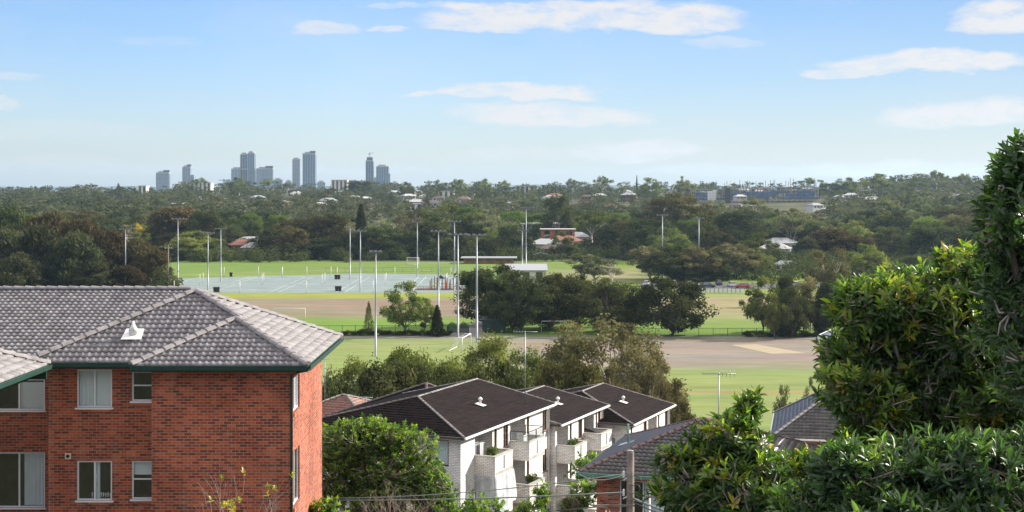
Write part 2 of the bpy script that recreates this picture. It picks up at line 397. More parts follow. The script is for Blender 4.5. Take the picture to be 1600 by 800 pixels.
# ------------------------------------------------------------------ terrain
_ty = [-80, 0, 20, 44, 52, 60, 74, 95, 112, 150, 545, 640, 750, 900, 1200, 1500, 1900, 2600, 4000, 9000, 20000]
_tz = [14.5, 13.6, 13.3, 13.0, 11.5, 9.4, 5.9, 3.6, 2.0, 0, 0, 1.5, 4.5, 9, 15, 19.5, 20.5, 16, 17, 18, 18]
def tz(x, y):
    z = float(np.interp(y, _ty, _tz))
    if y > 545:
        k = min(1.0, (y - 545) / 500.0); a = x / y      # rises to the right, falls away to the left
        z += k * (a * 13.0 + 1.6 * math.sin(x * .008 + y * .003) + 1.2 * math.sin(y * .011 - x * .004 + 2))
        if a < -.22: z -= k * min(1, (-a - .22) / .12) * 4.5
    return z
M['ground'] = mat_plain('hillside_soil_and_lawn', (.085, .085, .05), rough=1, var=.5, scale=.05, spec=.05, detail=8)
def build_terrain():
    ys = list(np.arange(-80, 150, 5)) + [150, 151] + list(np.arange(160, 560, 20)) + list(np.arange(560, 2000, 30)) + [2100, 2300, 2600, 3000, 3500, 4000, 5000, 6500, 9000, 13000, 20000]
    us = np.linspace(-1, 1, 61)
    V = []
    for y in ys:
        half = 160 + .75 * max(y, 0)
        for u in us:
            x = u * half
            z = tz(x, y)
            V.append((x, y, z if y < 150.5 or y > 556 else -.03))
    n = len(us); Fc = []
    for j in range(len(ys) - 1):
        for i in range(n - 1):
            a = j * n + i; Fc.append((a, a + 1, a + n + 1, a + n))
    me = np_mesh('ground', V, Fc, M['ground'], smooth=True)
    tag(link_mesh('ground', me), kind='structure')
build_terrain()

# sports ground: one fine sheet whose own turf, worn dust and marked soil vary over it
def build_field():
    m, N, L, out = new_mat('sports_turf')
    p = N.new('ShaderNodeBsdfPrincipled'); L.new(p.outputs[0], out.inputs[0]); p.inputs['Roughness'].default_value = 1; p.inputs['Specular IOR Level'].default_value = .03
    at = N.new('ShaderNodeAttribute'); at.attribute_name = 'soil'
    nz = N.new('ShaderNodeTexNoise'); nz.inputs['Scale'].default_value = .35; nz.inputs['Detail'].default_value = 8; nz.inputs['Roughness'].default_value = .7
    tc = N.new('ShaderNodeTexCoord'); mp = N.new('ShaderNodeMapping'); mp.inputs['Scale'].default_value = (.25, 1, 1)
    L.new(tc.outputs['Object'], mp.inputs[0]); L.new(mp.outputs[0], nz.inputs['Vector'])
    mx = N.new('ShaderNodeMixRGB'); mx.blend_type = 'MULTIPLY'; mx.inputs[0].default_value = 1
    L.new(at.outputs['Color'], mx.inputs[1]); L.new(ramp(N, L, nz.outputs[0], [(.3, (.8, .82, .78)), (.7, (1.2, 1.18, 1.2))]), mx.inputs[2])
    L.new(mx.outputs[0], p.inputs['Base Color'])
    x0, x1, y0, y1, st = -190, 260, 150, 560, 1.25
    nx = int((x1 - x0) / st) + 1; ny = int((y1 - y0) / st) + 1
    X, Y = np.meshgrid(np.linspace(x0, x1, nx), np.linspace(y0, y1, ny))
    rs = np.random.RandomState(3)
    def nse(fx, fy, seed, amp):
        r = np.random.RandomState(seed); t = np.zeros_like(X)
        for k in range(10):
            a, b, ph = r.uniform(-1, 1), r.uniform(-1, 1), r.uniform(0, 6.3)
            t += np.sin(X * fx * a * (1 + k * .35) + Y * fy * b * (1 + k * .35) + ph) / (1 + k * .25)
        return t * amp / 3
    PX = 800 + F * X / Y; PY = HZ + F * CZ / Y        # where each spot of ground lies in the survey picture
    wob = nse(.08, .10, 1, 1.0)
    def S(v, e): return 1 / (1 + np.exp(-np.clip(v / e, -40, 40)))
    stripe = np.sign(np.sin((X * .35 + Y) * .55)) * .010 + nse(.5, 1.2, 31, .014) + nse(.02, .5, 32, .02)
    grass = np.stack([.15 + .035 * nse(.06, .12, 4, 1) + stripe, .222 + .03 * nse(.06, .12, 5, 1) + stripe, .055 + .01 * nse(.06, .2, 6, 1)], -1)
    def mixc(base, c, k): return base * (1 - k[..., None]) + np.array(c) * k[..., None]
    C = grass
    # nearer field: pale washed turf
    pale = S(Y - 158, 3) * S(262 - Y, .8)
    C = mixc(C, (.225, .285, .105), pale * (.55 + .2 * np.clip(nse(.03, .25, 8, 1), -1, 1)))
    # brown earth strip across the near turf
    k = np.exp(-((Y - 189 + .9 * wob) / 1.1) ** 2) * S(X - 22, 1.5) * S(66 - X, 4)
    C = mixc(C, (.26, .17, .10), k * .9)
    # worn cricket and football surface, right
    k = S(Y - 214 + 2.2 * wob, 1.6) * S(256.5 - Y, .6) * S(X + 4 + 3 * wob, 3)
    dust = np.stack([.21 + .022 * nse(.1, .3, 11, 1), .182 + .022 * nse(.1, .3, 12, 1), .157 + .02 * nse(.1, .3, 13, 1)], -1)
    C = C * (1 - k[..., None]) + dust * k[..., None]
    # worn band on the near-left pitch
    k = np.exp(-((Y - 244 + wob) / .9) ** 2) * S(-8 - X, 4)
    C = mixc(C, (.25, .21, .15), k * .8)
    # bright turf strip beyond path
    k = S(Y - 262, .8) * S(298 - Y, 2)
    C = mixc(C, (.14, .255, .045), k * .8)
    # middle dirt oval, left
    k = S(Y - 299 + 2.5 * wob, 2.2) * S(353 - Y + 2 * wob, 2.0) * S(X + 90, 4) * S(2 - X, 3)
    dust2 = np.stack([.20 + .022 * nse(.06, .3, 21, 1), .16 + .02 * nse(.06, .3, 22, 1), .12 + .014 * nse(.06, .3, 23, 1)], -1)
    C = C * (1 - k[..., None]) + dust2 * k[..., None]
    k = S(Y - 352, 2) * S(372 - Y, 2) * S(40 - X, 4)
    C = mixc(C, (.25, .28, .05), k * .75)
    # middle dirt, right, fading to grass at front
    k = S(Y - 297 + 4 * wob, 8) * S(357 - Y, 2) * S(X - 30, 3)
    C = mixc(C, (.25, .21, .13), k * .9)
    # far worn oval behind the trees
    k = S(Y - 415 + 3 * wob, 3) * S(475 - Y, 3) * S(X - 2, 4) * S(44 - X, 5)
    C = mixc(C, (.23, .19, .13), k * .8)
    C = mixc(C, (.135, .225, .05), S(Y - 452, 4) * S(20 - X, 5) * .7)
    # wear: dry blotches, scuffed goal mouths, mower and foot tracks
    bl = np.clip(nse(.12, .35, 41, 1.0) - .45, 0, 1) * .55
    C = mixc(C, (.24, .21, .13), bl * S(Y - 160, 4))
    bl = np.clip(nse(.2, .6, 42, 1.0) - .5, 0, 1) * .5
    C = C * (1 - .22 * bl[..., None])
    for (tx, ty, rx_, ry_) in ((-18, 250, 5, 3), (-50, 330, 9, 4), (-30, 310, 12, 3), (55, 225, 14, 3), (30, 236, 16, 2.5), (70, 245, 12, 2), (60, 300, 12, 5), (-60, 470, 9, 4), (0, 480, 12, 5), (-25, 520, 14, 5), (48, 182, 9, 3), (35, 170, 7, 2)):
        C = mixc(C, (.25, .21, .15), .5 * np.exp(-((X - tx + wob) / rx_) ** 2 - ((Y - ty + wob) / ry_) ** 2))
    gr_ = np.clip((C[..., 1] - C[..., 0]) * 12, 0, 1)[..., None]
    C = C * (1 - gr_ * np.array([.08, .15, .02]))
    C = np.clip(C, .01, .9)
    V = np.stack([X, Y, np.zeros_like(X)], -1).reshape(-1, 3)
    idx = np.arange(nx * ny).reshape(ny, nx)
    Q = np.stack([idx[:-1, :-1], idx[:-1, 1:], idx[1:, 1:], idx[1:, :-1]], -1).reshape(-1, 4)
    me = np_mesh('sports_field', V, Q, m)
    ca = me.color_attributes.new('soil', 'FLOAT_COLOR', 'POINT')
    rgba = np.concatenate([C.reshape(-1, 3), np.ones((nx * ny, 1))], 1).astype(np.float32)
    ca.data.foreach_set('color', rgba.ravel())
    tag(link_mesh('sports_field', me), kind='structure')
build_field()
def sheet(name, poly, z, mat):
    mb = MB(); mb.face([(x, y, z) for x, y in poly]); return tag(mb.build(name, mat), kind='structure')
def GP(px, py): D = DG(py); return (WX(px, D), D)
M['court'] = mat_plain('netball_court_acrylic', (.165, .21, .205), rough=.8, var=.16, scale=.12)
M['asphalt'] = mat_plain('asphalt', (.075, .075, .08), rough=.95, var=.3, scale=.5)
M['path'] = mat_plain('pale_path', (.21, .19, .18), rough=.95, var=.2, scale=.5)
M['line'] = mat_plain('court_line_paint', (.6, .64, .63), rough=.8, var=.1)
M['pitch'] = mat_plain('synthetic_wicket', (.30, .25, .165), rough=.95, var=.1, scale=.5)
COURT = (-104.0, -10.0, 366.0, 446.0)
sheet('netball_courts', [(-97, 369), (-17, 369), (-10, 380), (-8, 425), (-20, 447), (-48, 452), (-108, 426), (-118, 400)], .02, M['court'])
def court_lines():
    mb = MB()
    for i in range(5):
        for j in range(2):
            cx, cy = -88 + i * 17.3, 386 + j * 35
            a, b = 7.6, 15.2
            for (x0, x1, y0, y1) in ((-a, a, -b, -b + .14), (-a, a, b - .14, b), (-a, -a + .1, -b + .14, b - .14), (a - .1, a, -b + .14, b - .14), (-a + .1, a - .1, -5.1, -4.96), (-a + .1, a - .1, 4.96, 5.1)):
                mb.face([(cx + x0, cy + y0, .03), (cx + x1, cy + y0, .03), (cx + x1, cy + y1, .03), (cx + x0, cy + y1, .03)])
    tag(mb.build('court_lines', M['line']), kind='structure')
court_lines()
sheet('path', [(-40, 256.5), (160, 256.5), (160, 259.6), (-4.5, 259.6), (-1.5, 300), (-7, 345), (-9.5, 345), (-6, 300), (-12, 261), (-40, 259.6)], .015, M['path'])
sheet('cricket_wicket', [GP(1142, 539), GP(1182, 538), GP(1260, 552), GP(1205, 553)], .015, M['pitch'])
sheet('car_park', [(36, 383), (118, 383), (118, 408), (36, 408)], .018, M['asphalt'])
sheet('road', [(-60, 527), (-22, 524), (6, 522), (30, 530), (30, 536), (4, 528), (-22, 529), (-60, 533)], .018, M['asphalt'])

# ------------------------------------------------------------------ foliage makers
def rand_dirs(r, n):
    d = r.normal(size=(n, 3)); return d / np.linalg.norm(d, axis=1, keepdims=True)
def quads(c, a, b):
    """rhombus leaves: centre, half length vector, half width vector"""
    V = np.stack([c - a, c + b, c + a, c - b], 1).reshape(-1, 3)
    return V, np.arange(len(V)).reshape(-1, 4)
def leaf_cloud(r, centres, radii, per, size, flat=.7, upbias=.5, shell=.55, droop=0.0, asp=.5):
    """leaves spread through clumps; returns verts, faces, tint"""
    Vs, T = [], []
    for c, rad in zip(centres, radii):
        n = max(6, int(per * r.uniform(.7, 1.3)))
        d = rand_dirs(r, n); q = r.uniform(shell, 1.0, n) ** .8
        p = d * q[:, None] * np.array([1, 1, flat]) * rad + np.array(c)
        p += r.normal(size=(n, 3)) * rad * .12
        nrm = rand_dirs(r, n) + d * .7 + np.array([0, 0, upbias]); nrm /= np.linalg.norm(nrm, axis=1, keepdims=True)
        t = rand_dirs(r, n) + np.array([0, 0, -droop]); a = np.cross(nrm, t); 
        if droop: a = t - nrm * np.sum(t * nrm, 1, keepdims=True)
        a /= np.linalg.norm(a, axis=1, keepdims=True) + 1e-9
        b = np.cross(nrm, a)
        s = size * r.uniform(.6, 1.35, n)[:, None]
        V, _ = quads(p, a * s, b * s * asp)
        Vs.append(V); T.append(np.clip(r.uniform(0, 1) * .6 + r.uniform(0, .4, n), 0, 1))
    V = np.concatenate(Vs); return V, np.arange(len(V)).reshape(-1, 4), np.concatenate(T)
def limbs(mb, r, base, centres, r0, bend=.1, every=1):
    for c in centres[::every]:
        c = Vector(c); b = Vector(base)
        mid = b.lerp(c, .5) + Vector((r.uniform(-1, 1), r.uniform(-1, 1), r.uniform(-.3, .8))) * bend * (c - b).length
        mb.tube([b, mid, c], [r0, r0 * .6, r0 * .2], n=5, cap=False)
class Template:
    def __init__(s, crown, trunk, h): s.crown, s.trunk, s.h = crown, trunk, h
def make_gum(seed, fol, bark, n=26, per=150, size=.020, rad=.10, open_=1.0, spread=.42, low=.38):
    r = np.random.RandomState(seed); C = []
    while len(C) < n:
        p = r.uniform(-1, 1, 3); q = np.linalg.norm(p)
        if q > 1 or q < .35: continue
        ang = math.atan2(p[1], p[0]); k = 1 + .25 * math.sin(3 * ang + seed) + .15 * math.sin(5 * ang + seed * 2)
        C.append((p[0] * spread * k, p[1] * spread * k, low + (1 - low - rad * .6) * (p[2] * .5 + .5) * (1 - .25 * (p[0] ** 2 + p[1] ** 2))))
    radii = r.uniform(rad * .65, rad * 1.35, n)
    V, Fq, T = leaf_cloud(r, C, radii, per, size, flat=.62, shell=.35)
    crown = np_mesh('gum_crown_mesh', V, Fq, fol, T)
    mb = MB()
    fork = (r.uniform(-.03, .03), r.uniform(-.03, .03), low * .62)
    mb.tube([(0, 0, -.03), (fork[0] * .5, fork[1], fork[2] * .5), fork], [.026, .02, .017], n=7)
    subs = [(C[i][0] * .45, C[i][1] * .45, fork[2] + (C[i][2] - fork[2]) * .55) for i in range(0, n, 5)]
    limbs(mb, r, fork, subs, .013)
    for i, c in enumerate(C):
        sb = min(subs, key=lambda s_: (Vector(s_) - Vector(c)).length)
        limbs(mb, r, sb, [c], .006)
    return Template(crown, mb.mesh('gum_trunk_mesh', bark), 1)
def make_broad(seed, fol, bark, n=90, per=130, size=.021, rad=.105, low=.05, spread=.5, top=1.0):
    """dense domed crown reaching low, lumpy outline"""
    r = np.random.RandomState(seed); C = []
    for i in range(n):
        u = r.uniform(0, 1) ** .8; ang = r.uniform(0, 2 * PI)
        z = low + (top - low - rad * .7) * u; hr = math.sqrt(max(0, 1 - ((u - .35) / .72) ** 2))
        k = (1 + .22 * math.sin(2 * ang + seed) + .16 * math.sin(5 * ang + seed * 3)) * r.uniform(.55, 1.0)
        C.append((math.cos(ang) * spread * hr * k, math.sin(ang) * spread * hr * k, z))
    radii = r.uniform(rad * .7, rad * 1.4, n)
    V, Fq, T = leaf_cloud(r, C, radii, per, size, flat=.75, shell=.45)
    crown = np_mesh('broad_crown_mesh', V, Fq, fol, T)
    mb = MB(); fork = (0, 0, low * .9)
    mb.tube([(0, 0, -.03), (.01, 0, low * .5), fork], [.045, .032, .028], n=8)
    limbs(mb, r, fork, C, .014, every=3)
    return Template(crown, mb.mesh('broad_trunk_mesh', bark), 1)
def make_sheoak(seed, fol, bark, n=95, per=150, size=.034, spread=.34, low=.05):
    """feathery upright crown with hanging needles"""
    r = np.random.RandomState(seed); C = []; radii = []
    for i in range(n):
        u = r.uniform(0, 1); ang = r.uniform(0, 2 * PI)
        hr = (1 - u ** 2.2) ** .5 * (.55 + .45 * min(1, u * 4))
        k = r.uniform(.45, 1.05)
        C.append((math.cos(ang) * spread * hr * k, math.sin(ang) * spread * hr * k, low + .86 * u)); radii.append(r.uniform(.06, .12))
    V, Fq, T = leaf_cloud(r, C, radii, per, size, flat=1.25, shell=.2, droop=1.6, asp=.2, upbias=0)
    crown = np_mesh('sheoak_crown_mesh', V, Fq, fol, T)
    mb = MB(); mb.tube([(0, 0, -.03), (.01, .01, .4), (0, 0, .92)], [.026, .018, .004], n=6)
    for c in C[::2]:
        z = c[2] * .75; mb.tube([(0, 0, z), (c[0] * .5, c[1] * .5, (z + c[2]) / 2), c], [.009, .006, .002], n=4, cap=False)
    return Template(crown, mb.mesh('sheoak_trunk_mesh', bark), 1)
def make_conifer(seed, fol, bark, tiers=18, spread=.22, per=60, narrow=False):
    r = np.random.RandomState(seed); C = []; radii = []
    for i in range(tiers):
        u = i / (tiers - 1); rr = spread * (1 - u) ** .8 + .01
        m = 7 if not narrow else 5
        for k in range(m):
            ang = 2 * PI * (k + r.uniform(-.3, .3)) / m + i
            for f in ((.45, .95) if not narrow else (.6,)):
                C.append((math.cos(ang) * rr * f, math.sin(ang) * rr * f, .08 + .88 * u + (.02 * f))); radii.append(rr * .32 + .008)
    V, Fq, T = leaf_cloud(r, C, radii, per, .016, flat=.5 if not narrow else 1.2, shell=.2)
    crown = np_mesh('conifer_crown_mesh', V, Fq, fol, T)
    mb = MB(); mb.tube([(0, 0, -.03), (0, 0, .97)], [.02, .003], n=6)
    for c in C[::3]: mb.tube([(0, 0, c[2] - .01), c], [.004, .001], n=4, cap=False)
    return Template(crown, mb.mesh('conifer_trunk_mesh', bark), 1)
def make_palm(seed, fol, bark):
    r = np.random.RandomState(seed); Vs = []; 
    for k in range(34):
        ang = r.uniform(0, 2 * PI); el = r.uniform(-.4, 1.3); L_ = r.uniform(.28, .4)
        prev = np.array([0, 0, .68]); d = np.array([math.cos(ang) * math.cos(el), math.sin(ang) * math.cos(el), math.sin(el)])
        for s in range(9):
            nx = prev + d * L_ / 9; d = d + np.array([0, 0, -.16]); d /= np.linalg.norm(d)
            side = np.cross(d, [0, 0, 1]); side /= np.linalg.norm(side) + 1e-6
            w = .06 * math.sin(PI * (s + 1) / 10.5)
            for sg in (-1, 1):
                t = side * sg * w + d * .02 + np.array([0, 0, -.02])
                Vs.append([prev, prev + t * .6 + d * .01, prev + t + d * .02, prev + d * .022])
            prev = nx
    V = np.array(Vs).reshape(-1, 3)
    crown = np_mesh('palm_crown_mesh', V, np.arange(len(V)).reshape(-1, 4), fol, r.uniform(0, 1, len(V) // 4))
    mb = MB(); mb.tube([(0, 0, -.03), (.01, 0, .35), (0, 0, .7)], [.04, .03, .035], n=8)
    return Template(crown, mb.mesh('palm_trunk_mesh', bark), 1)

FOL = {}
FOL['gum_grey'] = mat_foliage('grey_green_gum_leaves', (.075, .092, .045), (.25, .265, .15), trans=.30, cT=(1.25, 1.35, .7))
FOL['gum_olive'] = mat_foliage('olive_gum_leaves', (.060, .074, .026), (.20, .215, .08), trans=.34)
FOL['gum_brown'] = mat_foliage('brown_green_gum_leaves', (.075, .075, .038), (.25, .235, .125), trans=.28, cT=(1.3, 1.2, .7))
FOL['dark'] = mat_foliage('dark_evergreen_leaves', (.027, .035, .017), (.105, .114, .052), trans=.22)
FOL['dark_brown'] = mat_foliage('dark_bronze_leaves', (.036, .036, .017), (.122, .114, .051), trans=.25, cT=(1.4, 1.3, .6))
FOL['sheoak'] = mat_foliage('dull_sheoak_needles', (.034, .040, .022), (.115, .122, .064), trans=.22)
FOL['sheoak_brown'] = mat_foliage('bronze_sheoak_needles', (.044, .038, .019), (.135, .108, .056), trans=.2, cT=(1.3, 1.2, .6))
FOL['green'] = mat_foliage('fresh_green_leaves', (.07, .11, .03), (.17, .22, .06), trans=.32)
FOL['yellow'] = mat_foliage('yellow_blossom', (.42, .30, .02), (.60, .42, .03), trans=.3, cT=(1.2, 1.1, .5), objvar=.1)
T = {
 'gum_grey': [make_gum(s, FOL['gum_grey'], M['bark_pale'], n=40, per=150, low=.24) for s in (1, 2, 3)],
 'gum_olive': [make_gum(s, FOL['gum_olive'], M['bark'], n=50, per=160, low=.2) for s in (11, 12, 13)],
 'gum_brown': [make_gum(s, FOL['gum_brown'], M['bark_pale'], n=50, per=160, low=.2) for s in (21, 22)],
 'big_gum': [make_gum(s, FOL['gum_brown'], M['bark_pale'], n=115, per=250, low=.14, rad=.09, size=.0115) for s in (23, 24)],
 'mid_gum': [make_gum(s, FOL['gum_olive'], M['bark_pale'], n=100, per=230, low=.14, rad=.09, size=.0125) for s in (25, 26)],
 'umbrella': [make_gum(s, FOL['gum_olive'], M['bark_pale'], n=20, per=130, rad=.10, low=.66, spread=.5) for s in (31, 32)],
 'dark': [make_broad(s, FOL['dark'], M['bark_dark']) for s in (41, 42, 43)],
 'dark_brown': [make_broad(s, FOL['dark_brown'], M['bark_dark']) for s in (51, 52)],
 'green': [make_broad(s, FOL['green'], M['bark']) for s in (61, 62)],
 'fig': [make_gum(s, FOL['dark'], M['bark'], n=95, per=170, rad=.115, low=.06, spread=.47, size=.018) for s in (71, 72, 73)],
 'sheoak': [make_sheoak(s, FOL['sheoak'], M['bark_dark']) for s in (81, 82, 83)],
 'sheoak_brown': [make_sheoak(s, FOL['sheoak_brown'], M['bark_dark']) for s in (91, 92)],
 'norfolk': [make_conifer(101, FOL['dark'], M['bark_dark'])],
 'cypress': [make_conifer(102, FOL['dark'], M['bark_dark'], spread=.13, narrow=True, tiers=24)],
 'young': [make_conifer(103, FOL['gum_olive'], M['bark'], spread=.26, narrow=True, tiers=16, per=40)],
 'palm': [make_palm(104, FOL['gum_olive'], M['bark'])],
 'yellow': [make_gum(105, FOL['yellow'], M['bark'], n=16, per=110, low=.3)],
}
KNAME = {'big_gum': 'gum_tree', 'mid_gum': 'gum_tree', 'gum_grey': 'gum_tree', 'gum_olive': 'gum_tree', 'gum_brown': 'gum_tree', 'umbrella': 'gum_tree', 'dark': 'evergreen_tree', 'dark_brown': 'evergreen_tree', 'green': 'broadleaf_tree',
         'fig': 'fig_tree', 'sheoak': 'sheoak_tree', 'sheoak_brown': 'sheoak_tree', 'norfolk': 'pine_tree', 'cypress': 'cypress_tree', 'young': 'young_tree', 'palm': 'palm_tree', 'yellow': 'wattle_tree'}
NTREE = [0]
def plant(kind, x, y, h, w, label, group=None, z=None):
    tp = T[kind][NTREE[0] % len(T[kind])]; NTREE[0] += 1
    z = tz(x, y) if z is None else z
    o = thing(KNAME[kind], (x, y, z), label, 'tree', group, rz=rng.uniform(0, 6.28))
    s = (w, w * rng.uniform(.9, 1.1), h)
    for nm, me in (('crown', tp.crown), ('trunk', tp.trunk)):
        c = link_mesh(nm, me, o); c.scale = s
    return o
SPREAD = {'big_gum': .98, 'mid_gum': .98, 'gum_grey': .98, 'gum_olive': .98, 'gum_brown': .98, 'umbrella': 1.12, 'dark': 1.08, 'dark_brown': 1.08, 'green': 1.08, 'fig': 1.08, 'sheoak': .72, 'sheoak_brown': .72,
          'norfolk': .5, 'cypress': .3, 'young': .56, 'palm': .65, 'yellow': .98}
def plant_px(kind, px, ytop, D, wpx, label, group=None):
    """survey: centre column, top row, distance and width in photograph pixels"""
    x = WX(px, D); z = tz(x, D); h = WZ(ytop, D) - z; w = wpx / F * D / SPREAD[kind]
    return plant(kind, x, D, h, w, label, group, z=z)

# ------------------------------------------------------------------ roofs and walls
def tile_roof(name, poly, mat, parent, tw=.2, course=.27, amp=.036, lip=.05, sub=6, roll='sin'):
    """real tile courses with rolls and stepped lower edges over one roof plane; poly in the parent's coordinates"""
    P = [Vector(p) for p in poly]
    n = Vector((0, 0, 0))
    for i in range(len(P)): n += P[i].cross(P[(i + 1) % len(P)])
    n.normalize()
    if n.z < 0: n = -n; P.reverse()
    e = Vector((0, 0, 1)).cross(n).normalized(); s = n.cross(e).normalized()
    if s.z < 0: s = -s; e = -e
    O = min(P, key=lambda p: (p - P[0]).dot(s))
    ab = [((p - O).dot(e), (p - O).dot(s)) for p in P]
    bmax = max(b for a, b in ab); bmin = min(b for a, b in ab)
    def rng_at(b):
        b = min(max(b, bmin + .012), bmax - 1e-4); xs = []
        for i in range(len(ab)):
            (a0, b0), (a1, b1) = ab[i], ab[(i + 1) % len(ab)]
            if (b0 - b) * (b1 - b) <= 0 and abs(b1 - b0) > 1e-9:
                xs.append(a0 + (a1 - a0) * (b - b0) / (b1 - b0))
        return (min(xs), max(xs)) if xs else (0, 0)
    V, Fq, UV = [], [], []
    e_, s_, n_ = np.array(e), np.array(s), np.array(n); O_ = np.array(O)
    nc = int(math.ceil((bmax - bmin) / course)); st = tw / sub
    for j in range(nc):
        b0 = bmin + j * course; b1 = min(bmin + (j + 1) * course, bmax)
        l0, r0 = rng_at(b0); l1, r1 = rng_at(b1)
        lo, hi = min(l0, l1), max(r0, r1)
        ks = np.arange(math.floor(lo / st), math.ceil(hi / st) + 1) * st
        jit = rng.uniform(-.004, .004)
        def hgt(a):
            ph = a / tw
            if roll == 'sin': return amp * (.5 + .5 * np.cos(2 * PI * ph)) ** 1.6
            return amp * np.clip(np.cos(2 * PI * ph) * 2.5, -.3, 1)
        a0 = np.clip(ks, l0, r0); a1 = np.clip(ks, l1, r1)
        h0 = hgt(a0) + lip + jit; h1 = hgt(a1) + .003
        bot = O_ + a0[:, None] * e_ + b0 * s_ + h0[:, None] * n_
        top = O_ + a1[:, None] * e_ + b1 * s_ + h1[:, None] * n_
        rb = O_ + a0[:, None] * e_ + b0 * s_ + (hgt(a0) - (.075 if j == 0 else 0.0))[:, None] * n_
        base = len(V); m = len(ks)
        V += list(bot) + list(top) + list(rb)
        for k in range(m - 1):
            Fq.append((base + k, base + k + 1, base + m + k + 1, base + m + k))
            UV += [(a0[k], b0 + .02), (a0[k + 1], b0 + .02), (a1[k + 1], b1 - .02), (a1[k], b1 - .02)]
            Fq.append((base + 2 * m + k, base + 2 * m + k + 1, base + k + 1, base + k))
            UV += [(a0[k], b0 + .01), (a0[k + 1], b0 + .01), (a0[k + 1], b0 + .03), (a0[k], b0 + .03)]
    me = np_mesh(name + '_mesh', V, Fq, mat, uv=UV)
    return link_mesh(name, me, parent)
class CB(MB):
    def __init__(s): super().__init__(); s.sets = []
    def build(s, name, mat, parent=None):
        if not s.sets: return super().build(name, mat, parent)
        for m_ in s.sets: m_.build('ridge_cap', mat, parent)
def caps(mb, p0, p1, r=.12, step=.38, up=.05):
    if isinstance(mb, CB): m_ = MB(); mb.sets.append(m_); mb = m_
    """overlapping half-round ridge tiles from p0 to p1"""
    p0, p1 = Vector(p0), Vector(p1); d = p1 - p0; L_ = d.length; d.normalize(); n = max(1, int(L_ / step))
    side = d.cross(Vector((0, 0, 1))).normalized(); upv = side.cross(d).normalized()
    for i in range(n):
        a = p0 + d * (L_ * i / n); b = p0 + d * (L_ * (i + 1) / n + .04)
        base = len(mb.v)
        for q, rr, lift in ((a, r * 1.1, up + .02), (b, r * .95, up)):
            for k in range(7):
                t = PI * k / 6
                mb.v.append(tuple(q + side * math.cos(t) * rr + upv * (math.sin(t) * rr * .75 + lift - .05)))
        for k in range(6): mb.f.append((base + k, base + k + 1, base + 8 + k, base + 7 + k)); mb.sm.append(False)
        mb.f.append(tuple(base + k for k in reversed(range(7)))); mb.sm.append(False)
        mb.f.append(tuple(base + 7 + k for k in range(7))); mb.sm.append(False)
def wall_holes(mb, O, u, L_, z0, z1, holes, thick=.25, nrm=None):
    """wall sheet in direction u from O with openings (a0,a1,z0,z1) and their reveals; nrm points outward"""
    O = Vector(O); u = Vector(u).normalized(); nrm = Vector(nrm).normalized()
    xs = sorted({0, L_, *[h[0] for h in holes], *[h[1] for h in holes]}); zs = sorted({z0, z1, *[h[2] for h in holes], *[h[3] for h in holes]})
    def pt(a, z, d=0): p = O + u * a - nrm * d; return (p.x, p.y, z)
    flip = u.cross(Vector((0, 0, 1))).dot(nrm) < 0
    def add(q): mb.face(q[::-1] if flip else q)
    for i in range(len(xs) - 1):
        for j in range(len(zs) - 1):
            cx, cz = (xs[i] + xs[i + 1]) / 2, (zs[j] + zs[j + 1]) / 2
            if any(h[0] < cx < h[1] and h[2] < cz < h[3] for h in holes): continue
            add([pt(xs[i], zs[j]), pt(xs[i + 1], zs[j]), pt(xs[i + 1], zs[j + 1]), pt(xs[i], zs[j + 1])])
    for (a0, a1, b0, b1) in holes:
        t = thick
        add([pt(a0, b0), pt(a1, b0), pt(a1, b0, t), pt(a0, b0, t)][::-1])
        add([pt(a0, b1), pt(a1, b1), pt(a1, b1, t), pt(a0, b1, t)])
        add([pt(a0, b0), pt(a0, b1), pt(a0, b1, t), pt(a0, b0, t)][::-1])
        add([pt(a1, b0), pt(a1, b1), pt(a1, b1, t), pt(a1, b0, t)])
